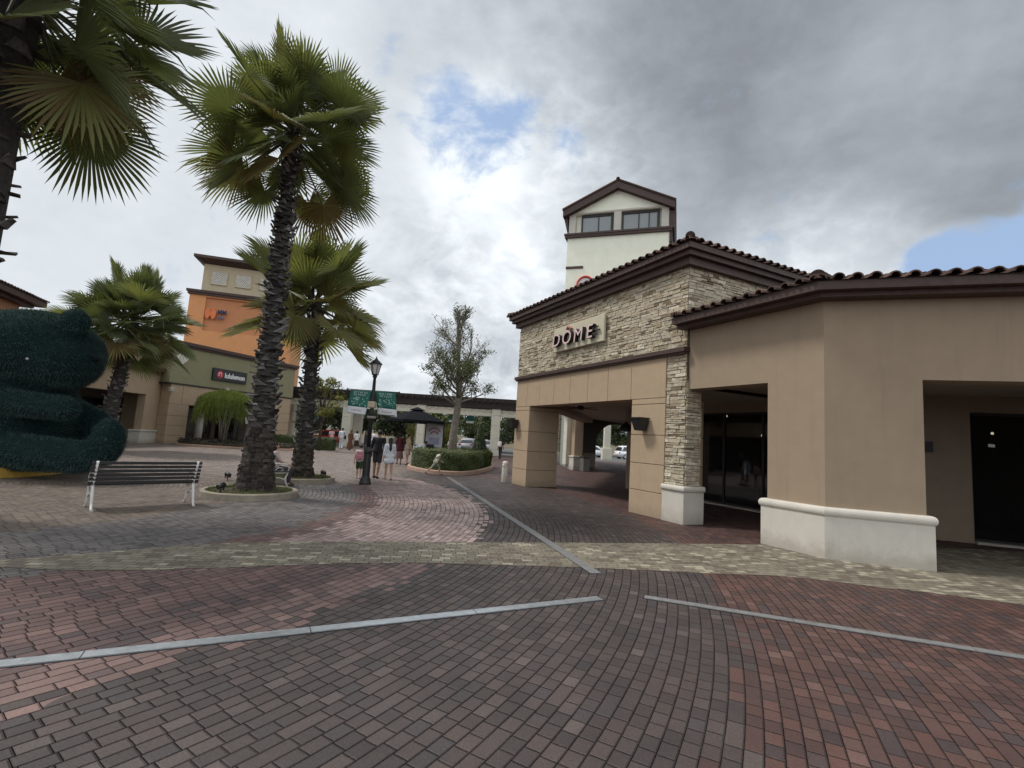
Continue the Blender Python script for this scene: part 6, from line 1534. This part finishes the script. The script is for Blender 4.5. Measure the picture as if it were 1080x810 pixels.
# ------------------------------------------------------------------ people
CLOTH = {}
def cloth(col):
    k = tuple(round(c, 3) for c in col)
    if k not in CLOTH: CLOTH[k] = M('cloth', col, .85, .10, 9, .25, 70, spec=.2)
    return CLOTH[k]
def person(label, loc, face, H=1.62, group=None, skin='skin', fem=False, legs=((6, 6), (-6, 10)), arms=((8, 8, 14), (-8, 8, 18)), lean=0.0, top=None, sleeve=.55, topz=None,
           bottom=None, blen=1.0, skirt=None, hair='short', shoes=(.02, .02, .02), sit=False, vox=.016, extra=None, headturn=0, side=0.0):
    """a standing or walking figure; local +y is forward. legs: (swing, knee bend) of left and right; arms: (swing, out, elbow)"""
    root = thing('person', label, 'person', loc, face, group)
    k = H / 1.7
    def V(x, y, z): return Vector((x, y, z)) * k
    hipz = .92
    def sag(v, a): a = RD(a); return Vector((v.x, v.y * math.cos(a) - v.z * math.sin(a), v.y * math.sin(a) + v.z * math.cos(a)))
    LE = -lean
    def up(x, y, z):                      # trunk points lean forward about the hips
        p = sag(Vector((x, y, z - hipz)), LE); q = Vector((p.x + side * (z - hipz), p.y, p.z + hipz)); return q * k
    pel = Vector((0, 0, hipz)) * k
    J = {}
    low = 1e9
    for i, s in ((0, -1), (1, 1)):
        sw, kn = legs[i]
        hip = Vector((s * .088, 0, hipz - .02))
        knee = hip + sag(Vector((s * .004, 0, -.43)), sw)
        ank = knee + sag(Vector((0, 0, -.41)), sw - kn)
        J['hip', i], J['knee', i], J['ank', i] = hip * k, knee * k, ank * k
        J['fa', i] = sw - kn
        low = min(low, ank.z - .075 * max(.4, math.cos(RD(sw - kn))))
    dz = Vector((0, 0, -low * k)) if not sit else Vector((0, 0, 0))
    sh_w = .165 if fem else .185
    for i, s in ((0, -1), (1, 1)):
        sw, ou, el = arms[i]
        sh = up(s * sh_w, 0, 1.385)
        def armv(L, a, o): v = sag(Vector((s * L * math.sin(RD(o)), 0, -L * math.cos(RD(o)))), a); return v
        elb = sh + armv(.285, sw - lean, ou) * k; wr = elb + armv(.25, sw - lean + el, ou * .5) * k
        hd = wr + (wr - elb).normalized() * .085 * k
        J['sh', i], J['el', i], J['wr', i], J['hd', i] = sh, elb, wr, hd
    for key in list(J):
        if key[0] != 'fa': J[key] = J[key] + dz
    def U(x, y, z): return up(x, y, z) + dz
    b = MB()
    tw = .9 if fem else 1.0
    b.capsule(U(0, 0, .95), U(0, .0, 1.12), .125 * k, .115 * k * tw, 12); b.capsule(U(-.055, 0, .93), U(.055, 0, .93), .115 * k, .115 * k, 12)
    b.capsule(U(0, .005, 1.12), U(0, .0, 1.30), .112 * k * tw, .125 * k * tw, 12); b.capsule(U(-.11 * tw, 0, 1.345), U(.11 * tw, 0, 1.345), .078 * k, .078 * k, 10)
    b.capsule(U(0, -.005, 1.40), U(0, .015, 1.49), .056 * k, .050 * k, 10)
    hc = U(0, .025, 1.588)
    b.ell(hc, (.074 * k, .092 * k, .112 * k), 16, 12); b.ell(hc + V(0, .055, -.045), (.05 * k, .045 * k, .06 * k), 12, 8)
    b.capsule(hc + V(0, .088, .015), hc + V(0, .108, -.022), .011 * k, .016 * k, 8)
    for s in (-1, 1): b.ell(hc + V(s * .076, -.005, -.01), (.012 * k, .022 * k, .032 * k), 8, 6)
    for i in (0, 1):
        b.capsule(J['hip', i], J['knee', i], .083 * k, .054 * k, 12); b.capsule(J['knee', i], J['ank', i], .056 * k, .034 * k, 12); 
        cm = J['knee', i].lerp(J['ank', i], .3); b.ell(cm + Vector((0, -.014 * k, 0)), (.048 * k, .05 * k, .10 * k), 10, 8)
        fd = sag(Vector((0, 1, -.22)), J['fa', i] * .8); b.capsule(J['ank', i] + Vector((0, -.02 * k, -.03 * k)), J['ank', i] + fd * .14 * k, .036 * k, .028 * k, 10)
        b.capsule(J['sh', i], J['el', i], .050 * k, .037 * k, 10); b.capsule(J['el', i], J['wr', i], .038 * k, .025 * k, 10)
        w = J['wr', i]; hd = J['hd', i]; ax = (hd - w).normalized(); sd = Vector((0, 1, 0)) - ax * ax.y; sd.normalize(); th_ = ax.cross(sd)
        b.capsule(w, w + ax * .075 * k, .026 * k, .034 * k, 10)
        for f_, (off, ln) in enumerate(((-.027, .066), (-.009, .08), (.010, .076), (.028, .06))):
            p0 = w + ax * .085 * k + sd * off * k; p1 = p0 + ax * ln * .5 * k + th_ * .006 * k; p2 = p1 + ax * ln * .45 * k + th_ * .018 * k * (-1 if i else 1)
            b.capsule(p0, p1, .0105 * k, .0095 * k, 6); b.capsule(p1, p2, .0095 * k, .008 * k, 6)
        p0 = w + ax * .03 * k + sd * .026 * k; b.capsule(p0, p0 + (ax * .6 + sd * .8) * .05 * k, .013 * k, .009 * k, 6)
    body = meshobj('body', remeshed(b, vox * .75 * k, 2), MT[skin], root)
    for s in (-1, 1):
        e = MB(); e.ell(hc + V(s * .030, .082, .012), (.011 * k, .008 * k, .008 * k), 8, 6); e.build('eye', MT['hair'], root)
    e = MB(); e.ell(hc + V(0, .094, -.062), (.022 * k, .007 * k, .006 * k), 8, 6); e.build('mouth', M('lip', (.3, .12, .10), .5), root)
    # clothing
    if top:
        c = MB(); g_ = .016 * k; hz = topz if topz else .90
        c.capsule(U(0, 0, hz + .10), U(0, 0, 1.14), .142 * k * (1.0 if hz > .8 else 1.06), .130 * k, 14); ex = .072 if hz < .8 else .05; rr_ = .152 if hz < .8 else .134; c.capsule(U(-ex, 0, hz + .10), U(ex, 0, hz + .10), rr_ * k, rr_ * k, 12); c.capsule(U(-ex, 0, .95), U(ex, 0, .95), .138 * k, .138 * k, 12)
        c.capsule(U(0, .005, 1.12), U(0, 0, 1.31), .132 * k, .142 * k * tw, 14); c.capsule(U(-.12 * tw, 0, 1.35), U(.12 * tw, 0, 1.35), .09 * k, .09 * k, 10)
        for i in (0, 1):
            full = sleeve > 1
            e2 = J['el', i] if full else J['sh', i].lerp(J['el', i], sleeve * 1.1)
            c.capsule(J['sh', i], e2, .066 * k, (.054 if full else .058) * k, 10)
            if full: c.capsule(J['el', i], J['el', i].lerp(J['wr', i], sleeve - 1), .054 * k, .042 * k, 10)
        meshobj('shirt', remeshed(c, vox * k, 2), cloth(top), root)
    if bottom:
        c = MB(); c.capsule(U(-.05, 0, .96), U(.05, 0, .96), .128 * k, .128 * k, 12)
        for i in (0, 1):
            if blen <= .5:
                c.capsule(J['hip', i], J['hip', i].lerp(J['knee', i], blen * 2), .098 * k, .085 * k, 12)
            else:
                c.capsule(J['hip', i], J['knee', i], .097 * k, .073 * k, 12); c.capsule(J['knee', i], J['knee', i].lerp(J['ank', i], (blen - .5) * 2), .073 * k, .062 * k, 12)
        meshobj('trousers' if blen > .6 else 'shorts', remeshed(c, vox * k, 2), cloth(bottom), root)
    if skirt:
        col, z0, z1, r1 = skirt; c = MB(); n = 20; prof = []
        for j in range(7):
            f = j / 6; prof.append(((.125 + (r1 - .125) * f ** .8), z1 + (z0 - z1) * f))
        vs = []
        for j, (r, z) in enumerate(prof):
            for q in range(n):
                a = 2 * PI * q / n; rr = r * (1 + .07 * (j / 6) * math.sin(5 * a + 1)); p = U(0, 0, min(z, 1.2)) if z > hipz else Vector((0, 0, z * k)) + dz
                vs.append(p + Vector((rr * k * math.cos(a), rr * k * .82 * math.sin(a), 0)))
        c.add(vs, [(j * n + q, j * n + (q + 1) % n, (j + 1) * n + (q + 1) % n, (j + 1) * n + q) for j in range(6) for q in range(n)] + [list(range(n))], .5, 0, True)
        c.build('skirt', cloth(col), root)
    for i in (0, 1):
        if shoes:
            fd = sag(Vector((0, 1, -.2)), J['fa', i] * .8); c = MB(); a0 = J['ank', i] + Vector((0, -.03 * k, -.038 * k)); c.capsule(a0, J['ank', i] + fd * .155 * k + Vector((0, 0, -.004)), .041 * k, .034 * k, 10); c.build('shoe', cloth(shoes), root)
    h_ = MB()
    if hair == 'cap': h_.ell(hc + V(0, -.008, .035), (.086 * k, .10 * k, .088 * k), 14, 10)
    elif hair == 'scarf':
        h_.ell(hc + V(0, -.014, .018), (.092 * k, .104 * k, .112 * k), 14, 10); h_.capsule(hc + V(0, -.02, -.06), U(0, -.01, 1.38), .085 * k, .13 * k, 12)
    else:
        h_.ell(hc + V(0, -.018, .028), (.084 * k, .096 * k, .100 * k), 14, 10)
        if hair == 'long': h_.capsule(hc + V(0, -.045, -.02), U(0, -.10, 1.22), .075 * k, .062 * k, 12); h_.capsule(U(0, -.10, 1.22), U(0, -.105, 1.14), .06 * k, .03 * k, 10)
        if hair == 'bob': h_.capsule(hc + V(-.02, -.03, -.02), hc + V(-.02, -.03, -.10), .074 * k, .06 * k, 10); h_.capsule(hc + V(.02, -.03, -.02), hc + V(.02, -.03, -.10), .074 * k, .06 * k, 10)
        if hair == 'bun': h_.ell(hc + V(0, -.10, .07), (.045 * k, .045 * k, .045 * k), 10, 8)
    hm = {'cap': cloth((.6, .6, .58)), 'scarf': cloth(extra if extra else (.2, .1, .07))}.get(hair, MT['hair'])
    meshobj('hat' if hair == 'cap' else 'headscarf' if hair == 'scarf' else 'hair', remeshed(h_, vox * .8 * k, 3), hm, root)
    root['_'] = 0; del root['_']
    return root, U, k
def backpack(owner_label, label, cat, loc, rz, size, col, strap=None):
    b = thing(cat.replace(' ', '_'), label, cat, loc, rz)
    w, d, h = size; m_ = MB(); m_.bbox((-w / 2, -d, -h / 2), (w / 2, 0, h / 2), min(size) * .28); m_.bbox((-w * .36, -d * 1.35, -h * .42), (w * .36, -d * .9, h * .1), d * .2); m_.build('bag_body', cloth(col), b)
    s = MB()
    for x in (-w * .3, w * .3): s.tube([(x, -.01, h * .45), (x, .10 * h / .3, h * .52), (x, .16 * h / .3, h * .1), (x, .04, -h * .4)], .013, 6)
    s.build('strap', cloth(strap or (.05, .05, .05)), b)
PI_ = math.pi
def away(x, y): return math.atan2(-x, y)       # facing directly away from the viewer
# four nearest figures
w, U, k = person('woman with long black hair in an oversized white shirt, walking away bare legged', (-4.16, 17.7, 0), away(-4.2, 17.7) + .15, 1.47, None, 'skin', True, ((12, 10), (-12, 14)), ((-6, 9, 12), (10, 9, 16)), 2, (.60, .62, .66), 1.5, .66, (.10, .10, .12), .26, None, 'long', (.30, .22, .18), vox=.012)
c, U, k = person('small child in white top and dark green shorts with a pink backpack', (-5.12, 17.45, 0), away(-5, 17.4) - .1, 1.16, None, 'skin', False, ((10, 10), (-10, 16)), ((-8, 10, 10), (-40, 20, -10)), 2, (.58, .56, .55), .6, None, (.045, .06, .03), .42, None, 'short', (.4, .25, .25), vox=.012)
a_ = away(-5, 17.4) - .1
backpack('', 'pink backpack worn by the small child', 'backpack', (-5.12 + .085 * math.sin(a_), 17.45 - .085 * math.cos(a_), .80), a_, (.25, .11, .30), (.50, .22, .26), (.4, .06, .1))
person('man in black shirt and shorts standing just behind the lamp post', (-4.66, 18.0, 0), away(-4.6, 18) - .3, 1.70, None, 'skin2', False, ((5, 4), (-7, 10)), ((6, 12, 20), (-10, 12, 25)), 4, (.018, .018, .022), 1.2, .86, (.035, .035, .04), .36, None, 'short', (.03, .03, .03), vox=.012)
person('child in pale green patterned shirt running past the hedge kerb with body bent forward', (-2.98, 20.9, 0), -1.15, 1.12, None, 'skin', False, ((42, 30), (-38, 18)), ((35, 10, 50), (-40, 14, 40)), 24, (.50, .53, .42), .6, None, (.22, .25, .19), .36, None, 'short', (.2, .14, .12), vox=.012)
# crowd by the parasol
gp = 'people under the parasol and pergola'
person('woman in maroon top and skirt, back turned, below the black parasol', (-5.68, 26.3, 0), .3, 1.62, gp, 'skin2', True, ((3, 3), (-3, 4)), ((4, 8, 20), (4, 8, 20)), 2, (.075, .018, .024), 1.6, .70, None, 1, ((.16, .10, .09), .30, .98, .21), 'bob', (.05, .04, .04), vox=.018)
person('person in grey green tee beside the woman in maroon', (-6.28, 26.9, 0), -.5, 1.66, gp, 'skin2', False, ((4, 4), (-4, 6)), ((5, 8, 30), (5, 8, 10)), 2, (.22, .24, .20), .6, None, (.05, .05, .06), 1.0, None, 'short', vox=.018)
person('slim woman in a beige dress standing right of the woman in maroon', (-5.20, 26.0, 0), -.9, 1.58, gp, 'skin', True, ((3, 3), (-3, 4)), ((4, 8, 20), (4, 8, 30)), 2, (.34, .27, .20), .6, .80, None, 1, ((.30, .24, .18), .55, .98, .18), 'bun', (.1, .07, .05), vox=.018)
person('person in white shirt bending over the service table', (-4.75, 25.75, 0), -1.2, 1.60, gp, 'skin2', False, ((8, 10), (-6, 6)), ((50, 8, 20), (55, 8, 10)), 58, (.62, .62, .62), .6, None, (.04, .04, .05), 1.0, None, 'short', vox=.018)
person('person in white top looking at the poster across the hedge', (-3.55, 31.0, 0), .1, 1.50, gp, 'skin', True, ((3, 3), (-3, 4)), ((4, 8, 20), (4, 8, 20)), 2, (.60, .60, .56), .6, None, (.10, .10, .12), 1.0, None, 'bob', vox=.018)
person('person in pink shirt and dark trousers by the red car', (-15.2, 42.9, 0), .6, 1.62, gp, 'skin2', False, ((14, 10), (-14, 14)), ((-14, 8, 10), (14, 8, 20)), 3, (.60, .36, .38), .6, None, (.03, .03, .035), 1.0, None, 'short', vox=.022)
person('person all in white with a dark shoulder bag before the pergola column', (-13.5, 40.5, 0), .2, 1.72, gp, 'skin2', False, ((8, 8), (-8, 10)), ((-6, 8, 10), (8, 8, 20)), 2, (.66, .67, .70), 1.5, .80, (.62, .63, .66), 1.0, None, 'short', vox=.022)
bg_ = thing('shoulder_bag', 'dark shoulder bag at the hip of the person in white', 'bag', (-13.22, 40.42, .98), .2); m_ = MB(); m_.bbox((-.06, -.16, -.14), (.06, .16, .14), .03); m_.build('bag_body', cloth((.02, .018, .018)), bg_); m_ = MB(); m_.tube([(0, -.13, .13), (-.1, -.02, .45), (0, .13, .13)], .012, 6); m_.build('strap', cloth((.02, .018, .018)), bg_)
person('woman in long brown dress and brown headscarf in the far crowd', (-12.75, 40.3, 0), -.2, 1.56, gp, 'skin2', True, ((4, 4), (-4, 6)), ((4, 8, 20), (4, 8, 20)), 2, (.13, .062, .042), 1.8, .8, None, 1, ((.12, .058, .04), .08, 1.0, .30), 'scarf', (.03, .03, .03), vox=.022, extra=(.14, .065, .045))
person('woman in white blouse and dark brown skirt in the far crowd', (-11.75, 38.7, 0), .3, 1.58, gp, 'skin', True, ((8, 8), (-8, 10)), ((-6, 8, 20), (8, 8, 20)), 2, (.60, .60, .58), .7, .94, None, 1, ((.045, .025, .022), .42, 1.0, .24), 'bob', (.03, .03, .03), vox=.022)
person('person in dark jacket partly hidden by the small child', (-11.05, 38.9, 0), 1.2, 1.60, gp, 'skin2', False, ((8, 8), (-8, 10)), ((-6, 8, 20), (8, 8, 20)), 2, (.035, .035, .04), 1.8, None, (.05, .05, .06), 1.0, None, 'short', vox=.022)
person('person in white tee left of the lamp post base', (-10.4, 38.6, 0), .0, 1.66, gp, 'skin', False, ((8, 8), (-8, 10)), ((-6, 8, 20), (8, 8, 20)), 2, (.64, .64, .64), .6, None, (.06, .065, .08), 1.0, None, 'short', vox=.022)
person('person with white bag on the back walking beyond the hedge near the cafe column', (-.62, 40.5, 0), -.4, 1.62, gp, 'skin2', False, ((10, 8), (-10, 12)), ((-8, 8, 10), (8, 8, 20)), 2, (.05, .035, .04), .6, None, (.03, .03, .035), 1.0, None, 'short', vox=.022)
backpack('', 'white backpack on the person beyond the hedge', 'backpack', (-.62 - .11 * math.sin(.4), 40.5 - .12 * math.cos(.4), 1.18), -.4, (.32, .16, .42), (.62, .58, .58))
person('child in navy shirt and white cap between the arm and foot of the green bear', (-20.2, 23.2, 0), 1.0, 1.18, None, 'skin2', False, ((6, 6), (-6, 8)), ((6, 10, 20), (6, 10, 20)), 2, (.02, .025, .07), .6, None, (.02, .025, .06), .9, None, 'cap', vox=.016)
person('seated person with black hair in pale top on the bench behind the tallest palm', (-6.42, 13.95, -.30), RD(-50), 1.5, None, 'skin', True, ((84, 84), (80, 80)), ((20, 8, 40), (20, 8, 40)), -6, (.5, .40, .38), .7, None, (.06, .05, .06), .9, None, 'bob', (.05, .05, .05), sit=True, vox=.014)
